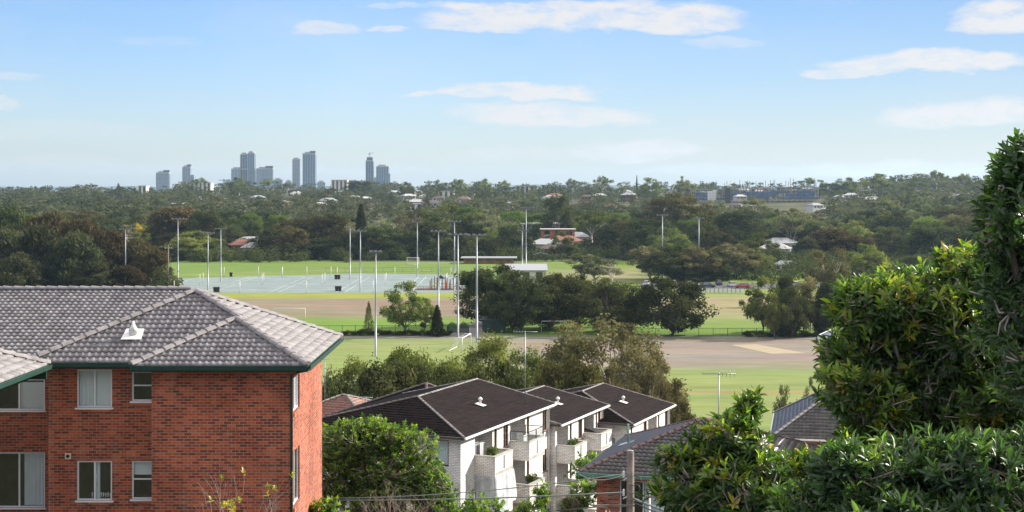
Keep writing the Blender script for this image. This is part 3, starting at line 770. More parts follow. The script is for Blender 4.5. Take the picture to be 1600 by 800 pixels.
def window(parent, O, u, nrm, a0, a1, z0, z1, frame, mull=1, curtain=None, inset=.10, fw=.045, glass='glass', sill=None, room=True, rail=None, name='window'):
    """frame (part) with its pane and curtain (sub-parts)"""
    O = Vector(O); u = Vector(u).normalized(); nrm = Vector(nrm).normalized()
    def bx(mb, b0, b1, c0, c1, d0, d1):
        pts = [O + u * b - nrm * d for b in (b0, b1) for d in (d0, d1)]
        q = [pts[0], pts[2], pts[3], pts[1]]
        mb.prism([Vector((p.x, p.y, c0)) for p in q], (0, 0, c1 - c0))
    g = .004
    f = MB(); d0, d1 = inset, inset + .06
    bx(f, a0 + g, a1 - g, z0 + g, z0 + fw, d0, d1); bx(f, a0 + g, a1 - g, z1 - fw, z1 - g, d0, d1)
    bx(f, a0 + g, a0 + fw, z0 + fw, z1 - fw, d0, d1); bx(f, a1 - fw, a1 - g, z0 + fw, z1 - fw, d0, d1)
    for k in range(mull):
        a = a0 + (a1 - a0) * (k + 1) / (mull + 1); bx(f, a - fw * .55, a + fw * .55, z0 + fw, z1 - fw, d0 + .01, d1)
    if rail: bx(f, a0 + fw, a1 - fw, z0 + (z1 - z0) * rail - .02, z0 + (z1 - z0) * rail + .02, d0 + .012, d1 - .01)
    if sill: bx(f, a0 - .05, a1 + .05, z0 - .05, z0 - .002, -.05, inset)
    w = f.build(name, frame, parent)
    p = MB(); bx(p, a0 + fw, a1 - fw, z0 + fw, z1 - fw, inset + .035, inset + .04)
    p.build('pane', M[glass], w)
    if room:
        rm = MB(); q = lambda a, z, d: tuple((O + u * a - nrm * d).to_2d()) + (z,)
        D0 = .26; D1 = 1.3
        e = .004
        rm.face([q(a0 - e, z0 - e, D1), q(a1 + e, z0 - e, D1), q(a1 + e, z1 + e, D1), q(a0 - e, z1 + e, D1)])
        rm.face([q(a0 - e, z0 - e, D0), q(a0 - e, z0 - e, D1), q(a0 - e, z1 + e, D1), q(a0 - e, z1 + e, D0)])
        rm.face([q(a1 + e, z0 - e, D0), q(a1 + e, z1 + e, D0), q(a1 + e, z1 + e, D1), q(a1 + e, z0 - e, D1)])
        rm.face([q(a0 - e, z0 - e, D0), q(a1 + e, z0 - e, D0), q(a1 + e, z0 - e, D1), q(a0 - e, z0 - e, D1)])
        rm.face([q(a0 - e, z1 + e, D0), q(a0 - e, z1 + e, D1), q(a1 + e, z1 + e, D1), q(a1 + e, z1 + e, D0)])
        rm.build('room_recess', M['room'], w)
    if curtain:
        for (c0, c1, cz0, cz1, mt) in curtain:
            cb = CB(); n = max(4, int((a1 - a0) * (c1 - c0) / .035)); pts = []
            for i in range(n + 1):
                a = a0 + (a1 - a0) * (c0 + (c1 - c0) * i / n); dd = .14 + (.025 * math.sin(i * 1.9) if mt == 'curtain' else 0)
                p_ = O + u * a - nrm * dd; pts.append(p_)
            zz0, zz1 = z0 + (z1 - z0) * cz0, z0 + (z1 - z0) * cz1
            for i in range(n): cb.face([(pts[i].x, pts[i].y, zz0), (pts[i + 1].x, pts[i + 1].y, zz0), (pts[i + 1].x, pts[i + 1].y, zz1), (pts[i].x, pts[i].y, zz1)])
            cb.build('curtain' if mt == 'curtain' else 'blind', M[mt], w)
    return w
X_, Y_ = Vector((1, 0, 0)), Vector((0, 1, 0))

# ------------------------------------------------------------------ the red brick apartment building, left
def brick_building():
    O = Vector((-6.68, 43.0, 13.0))
    t = thing('brick_apartment_building', O, 'large red brick apartment building with grey hipped tile roof at the left edge', 'building')
    H = 8.55
    # wall with window openings
    wb = MB()
    bay = []
    wall_holes(wb, (-4.22, 0, 0), X_, 4.22, 0, H, bay, nrm=-Y_)
    mw = [(-6.72, -5.64, 7.26, 8.44), (-6.72, -5.64, 4.40, 5.62), (-6.72, -5.64, 1.58, 2.80), (-5.03, -4.34, 7.46, 8.38), (-5.03, -4.34, 4.44, 5.62), (-5.03, -4.34, 1.62, 2.80)]
    wall_holes(wb, (-7.61, .8, 0), X_, 3.39, 0, H, [(a + 7.61, b + 7.61, c, d) for a, b, c, d in mw], nrm=-Y_)
    wb.face([(-4.22, .8, 0), (-4.22, 0, 0), (-4.22, 0, H), (-4.22, .8, H)])
    lw = [(-9.75, -8.10, 6.99, 8.40), (-9.75, -8.10, 3.91, 5.66), (-9.75, -8.10, 1.1, 2.85)]
    wall_holes(wb, (-14, 2, 0), X_, 6.39, 0, H, [(a + 14, b + 14, c, d) for a, b, c, d in lw], nrm=-Y_)
    wb.face([(-7.61, 2, 0), (-7.61, .8, 0), (-7.61, .8, H), (-7.61, 2, H)])
    rw = [(.42, 1.75, 7.15, 8.2), (.42, 1.75, 4.25, 5.95), (.42, 1.75, 1.4, 3.1)]
    wall_holes(wb, (0, 0, 0), Y_, 7.0, 0, H, rw, nrm=X_)
    wb.face([(0, 7, 0), (-11, 7, 0), (-11, 7, H), (0, 7, H)])
    wb.face([(-14, 2, 0), (-14, 7, 0), (-14, 7, H), (-14, 2, H)])
    wb.face([(-14, 7, 0), (-11, 7, 0), (-11, 7, H), (-14, 7, H)][::-1])
    wb.build('wall', M['brick_red'], t)
    # soldier-course sills
    for (a, b, c, d) in mw:
        n = int((b - a) / .085); sl = MB()
        for i in range(n): sl.box(a + i * (b - a) / n + .004, a + (i + 1) * (b - a) / n - .004, .755, .9, c - .13, c - .004)
        sl.build('brick_sill', M['brick_orange'], t)
    for (a, b, c, d) in rw:
        n = int((b - a) / .085); sl = MB()
        for i in range(n): sl.box(-.1, .045, a + i * (b - a) / n + .006, a + (i + 1) * (b - a) / n - .006, c - .13, c - .004)
        sl.build('brick_sill', M['brick_orange'], t)
    Om = Vector((-7.61, .8, 0))
    for i, (a, b, c, d) in enumerate(mw):
        cur = {0: [(.04, .5, .03, .97, 'curtain'), (.5, .97, .03, .97, 'blind')], 1: [(.5, .62, .03, .97, 'curtain')], 3: None, 4: [(.05, .95, .62, .97, 'blind')]}.get(i)
        window(t, Om, X_, -Y_, a + 7.61, b + 7.61, c, d, M['alu'], mull=1 if i < 3 else 0, curtain=cur, inset=.03, sill=True, rail=None if i < 3 else .52, glass='glass')
    Ol = Vector((-14, 2, 0))
    for i, (a, b, c, d) in enumerate(lw):
        cur = {0: [(.46, 1, .03, .62, 'blind'), (.5, 1, .66, .97, 'blind')], 1: [(.58, .98, .03, .98, 'curtain')]}.get(i)
        w = window(t, Ol, X_, -Y_, a + 14, b + 14, c, d, M['alu'], mull=1, curtain=cur, inset=.03, sill=True, name='wide_window')
    for i, (a, b, c, d) in enumerate(rw):
        window(t, Vector((0, 0, 0)), Y_, X_, a, b, c, d, M['alu'], mull=1, curtain=[(.5, .98, .03, .97, 'curtain')] if i != 1 else None, inset=.06, sill=False, glass='glass')
    # window dressing: pots and bottles on the lower sill
    bt = MB(); rr = random.Random(5)
    for i in range(9):
        x = -6.3 + i * .07; bt.lathe([(.02, 0), (.022, .09 + rr.uniform(0, .06)), (.008, .13 + rr.uniform(0, .05))], (x, .98, 4.46), 8)
    bt.build('sill_bottles', M['white_paint'], t)
    # roof (parent's coordinates), eave height E
    E = 8.70
    def q(X, Y, z): return (X - O.x, Y - O.y, E + z)
    A = q(-10.46, 47.05, 1.90); B1 = q(-8.75, 45.13, 1.152); B2 = q(-8.75, 45.57, 1.152)
    polys = [
        [q(-14.8, 43.3, 0), q(-11.38, 43.3, 0), B2, A],
        [q(-11.38, 42.5, 0), q(-6.12, 42.5, 0), B1],
        [q(-6.12, 42.5, 0), q(-6.12, 50.8, 0), A, B2, B1],
        [q(-11.38, 43.3, 0), q(-11.38, 42.5, 0), B1, B2],
        [q(-14.8, 50.8, 0), q(-14.8, 43.3, 0), A],
        [q(-6.12, 50.8, 0), q(-14.8, 50.8, 0), A]]
    roof = tile_roof('tiled_roof', polys[0], M['tile_grey'], t)
    for p in polys[1:]: tile_roof('tiled_roof', p, M['tile_grey'], t)
    tile_roof('tiled_roof', [q(-26, 44.5, 0.02), q(-11.3, 44.5, 0.02), q(-11.3, 50, 1.74), q(-26, 50, 1.74)], M['tile_grey'], t)
    tile_roof('tiled_roof', [q(-26, 56, 0), q(-26, 50, 1.74), q(-11.3, 50, 1.74), q(-11.3, 56, 0)], M['tile_grey'], t)
    # near left wing
    Wc = q(-13.96, 42.8, 0); Wp = q(-18.4, 38.4, 1.94)
    tile_roof('wing_roof', [q(-13.96, 30, 0), Wc, Wp, q(-18.4, 30, 1.94)], M['tile_grey'], t)
    tile_roof('wing_roof', [Wc, q(-22.8, 42.8, 0), Wp], M['tile_grey'], t)
    cb = CB()
    for a, b in ((q(-14.8, 43.3, 0), A), (q(-11.38, 42.5, 0), B1), (q(-6.12, 42.5, 0), B1), (B2, A), (q(-26, 50, 1.74), q(-11.3, 50, 1.74)), (q(-6.12, 50.8, 0), A), (B1, B2)):
        caps(cb, a, b, r=.125, up=.085)
    cb.build('ridge_caps', M['ridge_grey'], t)
    cb = CB(); caps(cb, Wc, Wp, r=.13, up=.085); caps(cb, q(-18.4, 30, 1.94), Wp, r=.13, up=.085)
    cb.build('ridge_caps', M['ridge_grey'], t)
    # eaves: soffit, fascia and gutter
    sf = MB()
    z0 = E - .15
    sf.box(-4.70, .56, -.5, 0, z0, z0 + .02); sf.box(.002, .56, 0, 7.8, z0, z0 + .02); sf.box(-8.1, -4.70, .3, .8, z0, z0 + .02)
    sf.box(-16.7, -7.30, -12, -.2, z0, z0 + .02); sf.box(-19, -7.62, 1.5, 2, z0, z0 + .02)
    sf.build('soffit', M['white_paint'], t)
    gt = MB()
    def gutter(x0, y0, x1, y1, nx, ny):
        # open channel: back board, floor, rolled front
        w = .12; zt, zb = E + .012, E - .115
        for (d0, d1, a, b) in ((0, .012, zb - .06, zt), (.012, w - .012, zb, zb + .012), (w - .012, w, zb, zt - .02), (w - .02, w + .008, zt - .02, zt)):
            xs = sorted((x0 + nx * d0, x1 + nx * d1)) if nx else sorted((x0, x1)); ys = sorted((y0 + ny * d0, y1 + ny * d1)) if ny else sorted((y0, y1))
            gt.box(xs[0], xs[1], ys[0], ys[1], a, b)
    gutter(-4.72, -.5, .56, -.5, 0, -1); gutter(-8.0, .3, -4.72, .3, 0, -1)
    gutter(.56, -.62, .56, 7.8, 1, 0); gutter(-7.28, -12, -7.28, -.2, 1, 0)
    gt.build('gutter', M['green_paint'], t)
    br = MB()
    br.box(-7.9, -7.30, -.32, -.24, E - .42, E - .19); br.box(-9.6, -7.9, -.32, -.24, E - .34, E - .19)
    br.box(-7.9, -7.8, -3, -.33, E - .42, E - .19)
    br.build('eave_bracket', M['green_paint'], t)
    dp = MB(); dp.tube([(.5, .0, E - .12), (.42, -.05, E - .2), (.02, -.05, E - .3), (.02, -.05, 0)], .042, n=8)
    dp.build('downpipe', M['green_paint'], t)
    # roof vent cowl with its flashing
    vp = Vector(q(-11.86, 44.55, .66)); cw = MB(); s = .507
    cw.face([(vp.x - .32, vp.y - .3, vp.z - .3 * s + .11), (vp.x + .32, vp.y - .3, vp.z - .3 * s + .11), (vp.x + .28, vp.y + .25, vp.z + .25 * s + .11), (vp.x - .28, vp.y + .25, vp.z + .25 * s + .11)])
    fl = cw.build('vent_flashing', M['white_paint'], t)
    cw = MB(); cw.lathe([(.14, 0), (.14, .14), (.17, .15), (.06, .3), (.03, .45)], (vp.x, vp.y, vp.z + .05), 12)
    cw.build('vent_cowl', M['white_paint'], t)
    # wall vent and old vent bricks
    vb = MB(); vb.box(-7.08, -6.90, .76, .8, 5.68, 5.86); v_ = vb.build('wall_vent', M['cream_paint'], t)
    vb = MB(); vb.tube([(-6.99, .75, 5.77), (-6.99, .765, 5.77)], .055, n=12); vb.build('vent_hole', M['black'], v_)
    for x in (-5.62, -5.2):
        vb = MB(); vb.box(x, x + .27, .79, .805, 5.72, 5.92); vb.build('vent_brick', M['brick_orange'], t)
    # left wing wall
    lw_ = MB(); lw_.box(-20.3, -16.0, -13, -8.0, 0, E - .16); lw_.build('wing_wall', M['brick_red'], t)
brick_building()

# ------------------------------------------------------------------ white brick apartment blocks (local x = outwards to the sunny side, local y = away)
TH = math.atan2(948.0, F)     # their long side runs this far off the view axis
def lz(corner): return corner
def white_block(name, label, C, HE, L, w, rise, recesses, ground, hip_near=5.0, left_wall=True, wins=(), corner_wall=True, roofmat='tile_dark', xw=-.4, y0=.4):
    """C: world eave corner nearest the camera on the sunny side; HE: eave height over the ground"""
    t = thing(name, (C[0], C[1], C[2] - HE), label, 'building', 'white brick apartment blocks stepping down the hill', rz=-TH)
    fl = 2.42
    H = HE - .12
    levels = [HE - 2.17 - fl * k for k in range(3)]      # floor heights, top first
    xl = -2 * w + .4
    # main wall: core behind the recesses, then strips between them
    segs = []; y = y0
    for (a, b) in recesses: segs.append((y, a)); y = b
    segs.append((y, L - .1))
    xr = xw - 1.9
    wb = MB()
    # near face in shade with window holes
    holes = [(h[0] - xl, h[1] - xl, h[2], h[3]) for h in wins]
    wall_holes(wb, (xl, y0, 0), X_, xw - xl, 0, H, holes, nrm=-Y_)
    strip_holes = []
    for k, (a, b) in enumerate(segs):
        hs = []
        if b - a > 1.6 and not (k == 0 and corner_wall):
            for z in levels:
                if b - a > 2.2: hs += [(a + .25, a + .62, z + .75, z + 1.9), (b - 1.0, b - .3, z + .6, z + 1.92)]
                else: hs += [(a + .3, a + .62, z + .6, z + 1.92), (a + .78, a + 1.3, z + .6, z + 1.92)]
        strip_holes.append(hs)
        wall_holes(wb, (xw, a, 0), Y_, b - a, 0, H, [(h[0] - a, h[1] - a, h[2], h[3]) for h in hs], nrm=X_)
        # return walls into the recess
        wb.face([(xw, a, 0), (xr, a, 0), (xr, a, H), (xw, a, H)][::-1]) if k > 0 else None
        wb.face([(xr, b, 0), (xw, b, 0), (xw, b, H), (xr, b, H)][::-1])
    wb.face([(xr, y0, 0), (xr, L - .1, 0), (xr, L - .1, H), (xr, y0, H)])
    wb.face([(xl, L - .1, 0), (xw, L - .1, 0), (xw, L - .1, H), (xl, L - .1, H)][::-1])
    wb.face([(xl, L - .1, 0), (xl, y0, 0), (xl, y0, H), (xl, L - .1, H)])
    wb.build('wall', M['brick_white'], t)
    for hs in strip_holes:
        for h in hs:
            window(t, (xw, 0, 0), Y_, X_, h[0], h[1], h[2], h[3], M['brown_frame'], mull=0 if h[1] - h[0] < .5 else 1, inset=.03, fw=.06, glass='glass_dark', room=True, sill=True, curtain=[(.5, .95, .05, .95, 'curtain')] if h[1] - h[0] > .5 else None)
    for i, h in enumerate(wins):
        window(t, (xl, y0, 0), X_, -Y_, h[0] - xl, h[1] - xl, h[2], h[3], M['brown_frame'], mull=0, inset=.03, fw=.05, glass='glass', room=True, curtain=[(.05, .95, .05, .97, 'curtain')])
    # balconies
    for (a, b) in recesses:
        for k, z in enumerate(levels):
            sb = MB(); sb.box(xr + .003, xw + 1.2, a + .003, b - .003, z - .16, z)
            bal = sb.build('balcony', M['concrete'], t)
            pb = MB(); zt = z + .84; xo = xw + 1.2; zz = z + .002
            pb.box(xw + .003, xo, a - .05, a + .07, z - .2, zt); pb.box(xo - .12, xo - .003, a + .07, b - .07, z - .2, zt); pb.box(xw + .003, xo, b - .07, b + .05, z - .2, zt)
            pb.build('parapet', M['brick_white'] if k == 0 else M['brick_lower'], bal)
            cp = MB(); cp.box(xw + .003, xo + .03, a - .08, a + .10, zt + .002, zt + .05); cp.box(xo - .15, xo + .03, a + .10, b - .10, zt + .002, zt + .05); cp.box(xw + .003, xo + .03, b - .10, b + .08, zt + .002, zt + .05)
            cp.build('coping', M['concrete'], bal)
            st = MB(); st.box(xo - .004, xo + .012, (a + b) / 2 - .06, (a + b) / 2 + .06, z + .05, z + .78); st.build('drain_slot', M['black'], bal)
            # sliding door at the back of the recess
            f = MB(); d0 = xr + .03
            f.box(xr + .004, d0, a + .25, b - .25, z + 1.86, z + 1.92); f.box(xr + .004, d0, a + .25, a + .31, z + .002, z + 1.86); f.box(xr + .004, d0, b - .31, b - .25, z + .002, z + 1.86); f.box(xr + .004, d0, (a + b) / 2 - .03, (a + b) / 2 + .03, z + .002, z + 1.86)
            dr = f.build('balcony_door', M['alu'], t)
            f = MB(); f.face([(xr + .015, a + .31, z), (xr + .015, b - .31, z), (xr + .015, b - .31, z + 1.86), (xr + .015, a + .31, z + 1.86)]); f.build('pane', M['glass_dark'], dr)
    # roof
    E = HE
    a_ = hip_near; P0, P1 = (0, 0, E), (0, L, E); Rn, Rf = (-w, a_, E + rise), (-w, L, E + rise)
    Q0, Q1 = (-2 * w, 0, E), (-2 * w, L, E)
    kw = dict(tw=.3, course=.33, amp=.010, lip=.018, sub=4)
    tile_roof('tiled_roof', [P0, P1, Rf, Rn], M[roofmat], t, **kw)
    tile_roof('tiled_roof', [Q1, Q0, Rn, Rf], M[roofmat], t, **kw)
    if a_ > .1: tile_roof('tiled_roof', [Q0, P0, Rn], M[roofmat], t, **kw)
    gb = MB()
    gb.face([(xl, L - .1, H), (xw, L - .1, H), (-w, L - .1, E + rise - .08)]);
    if a_ <= .1: gb.face([(xl, y0, H), (xw, y0, H), (-w, y0, E + rise - .08)])
    gb.build('gable_wall', M['brick_white'], t)
    cb = CB(); cb2 = CB()
    caps(cb, P0, Rn, r=.07, up=.06); caps(cb, Rn, Rf, r=.08, up=.06); caps(cb2, Q0, Rn, r=.10, up=.07)
    # verge at the far end
    caps(cb, P1, Rf, r=.055, up=.06); caps(cb, Q1, Rf, r=.055, up=.06)
    if a_ <= .1: caps(cb, (0, 0, E), Rn, r=.07, up=.07)
    cb.build('ridge_caps', M['mortar_white'], t); cb2.build('ridge_caps', M['ridge_dark'], t)
    g = MB(); g.box(.0, .10, -.02, L + .05, E - .09, E + .0)
    g.build('gutter', M['white_paint'], t)
    g = MB(); g.box(-2 * w, .0, -.11, -.0, E - .10, E + .02); g.build('gutter', M['ridge_dark'], t)
    sf = MB(); sf.box(xw + .002, -.001, .0, L, E - .13, E - .11); sf.box(xl - .4, xw, .0, y0 - .002, E - .13, E - .11); sf.build('soffit', M['white_paint'], t)
    d = MB(); d.tube([(.03, L - .25, E - .1), (xw + .06, L - .25, E - .35), (xw + .06, L - .25, 0)], .05, n=7); d.build('downpipe', M['white_paint'], t)
    # plumbing vent
    u_ = .45; vx, vy = -w * u_, L * .55; vz = E + rise * u_ + .05
    v = MB(); v.face([(vx - .25, vy - .25, vz + .04 + rise / w * .25), (vx + .3, vy - .25, vz + .04 - rise / w * .3), (vx + .3, vy + .25, vz + .04 - rise / w * .3), (vx - .25, vy + .25, vz + .04 + rise / w * .25)])
    v.lathe([(.07, 0), (.07, .28), (.13, .29), (.12, .38), (.03, .46)], (vx, vy, vz), 10); v.build('roof_vent', M['white_paint'], t)
    return t, levels
c1 = W(725.6, 684.5, 74)
B1T, LV1 = white_block('apartment_block', 'nearest white brick apartment block, with plastic sheet hanging below its first balcony', c1, 8.35, 13.0, 5.19, 1.19, [(2.2, 4.5), (7.0, 9.2)], 5.9, 4.9,
            wins=[(-2.1, -1.1, 6.7, 8.1), (-6.4, -4.6, 6.7, 8.0), (-2.1, -1.1, 4.2, 5.7), (-6.4, -4.6, 4.2, 5.6)])
def far_corner(px, py, D, L): 
    p = W(px, py, D); return Vector((p.x - math.sin(TH) * L, p.y - math.cos(TH) * L, p.z))
c2 = far_corner(951, 632.5, 94, 8.75)
B2T, LV2 = white_block('apartment_block', 'middle white brick apartment block with dark roof, its gable end showing above its neighbour', c2, 8.35, 8.75, 4.6, .98, [(.35, 2.3), (5.1, 7.0)], 4.6, 0.0, corner_wall=False, y0=.1)
c3 = far_corner(1054.5, 632, 101, 9.4)
B3T, LV3 = white_block('apartment_block', 'farthest white brick apartment block with dark hipped roof beside the big brown gum', c3, 8.35, 9.4, 5.4, 1.2, [(4.4, 6.4)], 3.6, 5.0, corner_wall=False, wins=[(-2.6, -1.4, 5.9, 7.3)])
def link_block():
    C = W(950, 678.5, 92.7)
    t = thing('connecting_wing', (C.x, C.y, C.z - 7), 'low connecting wing with small dark roof between the middle and farthest white blocks', 'building', rz=-TH)
    wb = MB(); wb.box(-6, -.45, -2.5, 5.2, 0, 6.85); wb.build('wall', M['brick_white'], t)
    tile_roof('tiled_roof', [(0, -2.5, 7), (0, 5.4, 7), (-6, 5.4, 8.6), (-6, -2.5, 8.6)], M['tile_dark'], t, tw=.3, course=.33, amp=.010, lip=.018, sub=4)
    g = MB(); g.box(0, .1, -2.5, 5.45, 6.9, 7.02); g.build('gutter', M['white_paint'], t)
    for k in range(2):
        z = 4.0 - k * 2.7
        bl = MB(); bl.box(-.44, .7, .2, 2.6, z - .15, z); b_ = bl.build('balcony', M['concrete'], t)
        pb = MB(); pb.box(-.44, .7, .1, .19, z - .15, z + .9); pb.box(.6, .7, .2, 2.6, z, z + .9); pb.build('parapet', M['brick_white'], b_)
        window(t, (-.45, 0, 0), Y_, X_, 3.1, 3.9, z + .5, z + 2.1, M['brown_frame'], mull=1, inset=-.02, glass='glass_dark', room=False)
    v = MB()
    for (x, y) in ((-1.5, 3.6), (-2.2, 4.4), (-2.0, 2.0)):
        v.lathe([(.08, 0), (.08, .35), (.16, .38), (.15, .5), (.04, .6)], (x, y, 7 - x * .267 + .02), 10)
    v.build('roof_vents', M['white_paint'], t)
link_block()
def rear_wing():
    C = W(600, 655, 84)
    t = thing('rear_wing', (C.x, C.y, 5), 'dark red-brown hipped roof wing rising behind the nearest white block', 'building', rz=-TH)
    pk = W(692, 601, 92); 
    e = Vector((math.sin(TH), math.cos(TH), 0)); v = Vector((math.cos(TH), -math.sin(TH), 0))
    d = pk - Vector((C.x, C.y, 5)); lx, ly = d.dot(v), d.dot(e); zt = d.z
    ze = zt - 1.6
    x0, x1, y0, y1 = lx - 5.6, lx + .8, ly - 3.6, ly + 3.6
    wb = MB(); wb.box(x0 + .5, x1 - .4, y0 + .5, y1 - .4, 0, ze - .05); wb.build('wall', M['brick_white'], t)
    kw = dict(tw=.3, course=.33, amp=.010, lip=.018, sub=4)
    a, b = (lx - 1.8, ly - .4, zt), (lx - .0, ly + .4, zt)
    A_, B_, C_, D_ = (x0, y0, ze), (x1, y0, ze), (x1, y1, ze), (x0, y1, ze)
    pk_ = (lx - 1.2, ly, zt)
    for p in ([A_, B_, pk_], [B_, C_, pk_], [C_, D_, pk_], [D_, A_, pk_]): tile_roof('tiled_roof', p, M['tile_dark'], t, **kw)
    cb = CB()
    for q_ in (A_, B_, C_, D_): caps(cb, q_, pk_, r=.1, up=.07)
    cb.build('ridge_caps', M['ridge_dark'], t)
rear_wing()
# plastic sheet under the first balcony
def plastic():
    m, N, L, out = new_mat('milky_plastic')
    p = N.new('ShaderNodeBsdfPrincipled'); p.inputs['Base Color'].default_value = (.62, .66, .7, 1); p.inputs['Roughness'].default_value = .3
    tr = N.new('ShaderNodeBsdfTransparent'); tr.inputs[0].default_value = (.9, .93, .97, 1)
    nz = N.new('ShaderNodeTexNoise'); nz.inputs['Scale'].default_value = 2.5; nz.inputs['Detail'].default_value = 5
    tc = N.new('ShaderNodeTexCoord'); L.new(tc.outputs['Object'], nz.inputs[0])
    mx = N.new('ShaderNodeMixShader'); L.new(ramp(N, L, nz.outputs[0], [(.3, (.55, .55, .55)), (.7, (.95, .95, .95))]), mx.inputs[0])
    L.new(tr.outputs[0], mx.inputs[1]); L.new(p.outputs[0], mx.inputs[2]); L.new(mx.outputs[0], out.inputs[0])
    z0 = LV1[0] - .18; ns, nt_ = 60, 26; V = []
    pth = [(-.42, 2.1), (.84, 2.1), (.84, 4.6), (.2, 5.6)]
    seg = [0, 1.26, 3.76, 4.95]
    for i in range(ns + 1):
        s = seg[-1] * i / ns
        k = next(j for j in range(3) if s <= seg[j + 1] + 1e-6); f = (s - seg[k]) / (seg[k + 1] - seg[k])
        x = pth[k][0] + (pth[k + 1][0] - pth[k][0]) * f; y = pth[k][1] + (pth[k + 1][1] - pth[k][1]) * f
        for j in range(nt_ + 1):
            u = j / nt_; drop = 1.0 + 2.0 * math.exp(-((s - .9) / 1.6) ** 2) + .8 * (s / 4.95)
            fold = .07 * math.sin(s * 9 + u * 2.5) * (.3 + u) + .03 * math.sin(s * 23 + u * 5)
            V.append((x + fold + .15 * u * u, y + fold * .6 + .25 * math.sin(u * PI) * (s / 5), z0 - u * drop + .12 * math.sin(s * 2.2) * u))
    Q = [(i * (nt_ + 1) + j, (i + 1) * (nt_ + 1) + j, (i + 1) * (nt_ + 1) + j + 1, i * (nt_ + 1) + j + 1) for i in range(ns) for j in range(nt_)]
    o = link_mesh('plastic_sheet', np_mesh('plastic_sheet_mesh', V, Q, m, smooth=True))
    o.location = B1T.location; o.rotation_euler = B1T.rotation_euler
    tag(o, 'torn translucent plastic sheet hanging below the first balcony of the nearest white block', 'plastic sheet')
plastic()
# washing on the recess of the nearest block
def local_thing(name, root, p, label, cat, group=None):
    m = Matrix.Translation(root.location) @ Matrix.Rotation(root.rotation_euler.z, 4, 'Z')
    w_ = m @ Vector(p); return thing(name, w_, label, cat, group, rz=root.rotation_euler.z)
def laundry():
    t = local_thing('clothes_airer', B1T, (-.9, 3.3, LV1[0] + .02), 'clothes airer with dark washing on the nearest block\'s top balcony', 'clothes airer')
    f = MB()
    for y in (-.7, .7): f.tube([(-.25, y, 0), (.25, y, 1.25)], .012, 5); f.tube([(.25, y, 0), (-.25, y, 1.25)], .012, 5)
    for x in (-.24, -.1, .1, .24): f.tube([(x, -.7, 1.24), (x, .7, 1.24)], .008, 5)
    f.build('frame', M['white_paint'], t)
    mats = [mat_plain('navy_cloth', (.04, .06, .14)), mat_plain('grey_cloth', (.16, .16, .18)), mat_plain('pale_cloth', (.5, .5, .52))]
    for i, (x, y, w_, h_) in enumerate(((-.24, -.4, .5, .8), (.1, -.1, .4, .6), (.24, .35, .45, .75), (-.1, .4, .4, .5))):
        c = MB(); n = 8
        for k in range(n):
            a0, a1 = y + w_ * (k / n - .5), y + w_ * ((k + 1) / n - .5)
            c.face([(x + .02 * math.sin(k * 2), a0, 1.26 - h_), (x + .02 * math.sin(k * 2 + 2), a1, 1.26 - h_), (x, a1, 1.26), (x, a0, 1.26)])
        c.build('washing', mats[i % 3], t)
laundry()
def glass_rail():
    # steel and glass rail on top of the second balcony of the nearest block
    t = local_thing('balcony_rail', B1T, (-.4, 7.0, LV1[0] + .90), 'steel and glass rail on top of the nearest block\'s far top balcony', 'rail')
    f = MB()
    for (x, y) in ((.02, .0), (1.14, .0), (1.14, 1.1), (1.14, 2.2), (.02, 2.2)): f.box(x - .02, x + .02, y - .02, y + .02, 0, .5)
    f.box(.0, 1.16, -.025, .025, .5, .54); f.box(1.12, 1.16, .025, 2.2, .5, .54); f.box(.0, 1.12, 2.2, 2.25, .5, .54)
    f.build('frame', M['steel_dark'], t)
    g = MB(); g.box(.05, 1.1, -.006, .006, .06, .46); g.box(1.134, 1.146, .05, 2.15, .06, .46); g.build('pane', M['glass'], t)
glass_rail()
def pots():
    r = np.random.RandomState(77)
    for (root, p, lab) in ((B1T, (.3, 8.4, LV1[1] + .02), 'potted plant on the lower far balcony of the nearest white block'), (B1T, (.2, 3.0, LV1[0] + .02), 'potted plant on the first top balcony of the nearest white block'), (B2T, (.3, 1.2, LV2[0] + .02), 'potted plant on the top near balcony of the middle white block')):
        t = local_thing('potted_plant', root, p, lab, 'potted plant')
        q = MB(); q.lathe([(.14, 0), (.2, .34), (.21, .36), (.17, .36)], n=12); q.build('pot', M['brick_orange'], t)
        V, Fq, T_ = leaf_cloud(r, [(0, 0, .75), (.1, .1, 1.0), (-.12, .05, .9)], [.3, .25, .22], 120, .07, flat=1); link_mesh('foliage', np_mesh('pot_foliage', V, Fq, FOL['green'], T_), t)
    t = local_thing('outdoor_chair', B1T, (.35, 7.9, LV1[0] + .02), 'white outdoor chair on the far top balcony of the nearest white block', 'chair')
    q = MB(); q.box(-.24, .24, -.24, .24, .42, .46); q.build('seat', M['white_paint'], t)
    q = MB(); q.box(-.24, -.2, -.24, .24, .47, 1.05); q.build('backrest', M['white_paint'], t)
    for x in (-.22, .19):
        for y in (-.22, .19): q = MB(); q.box(x, x + .03, y, y + .03, 0, .418); q.build('leg', M['white_paint'], t)
pots()

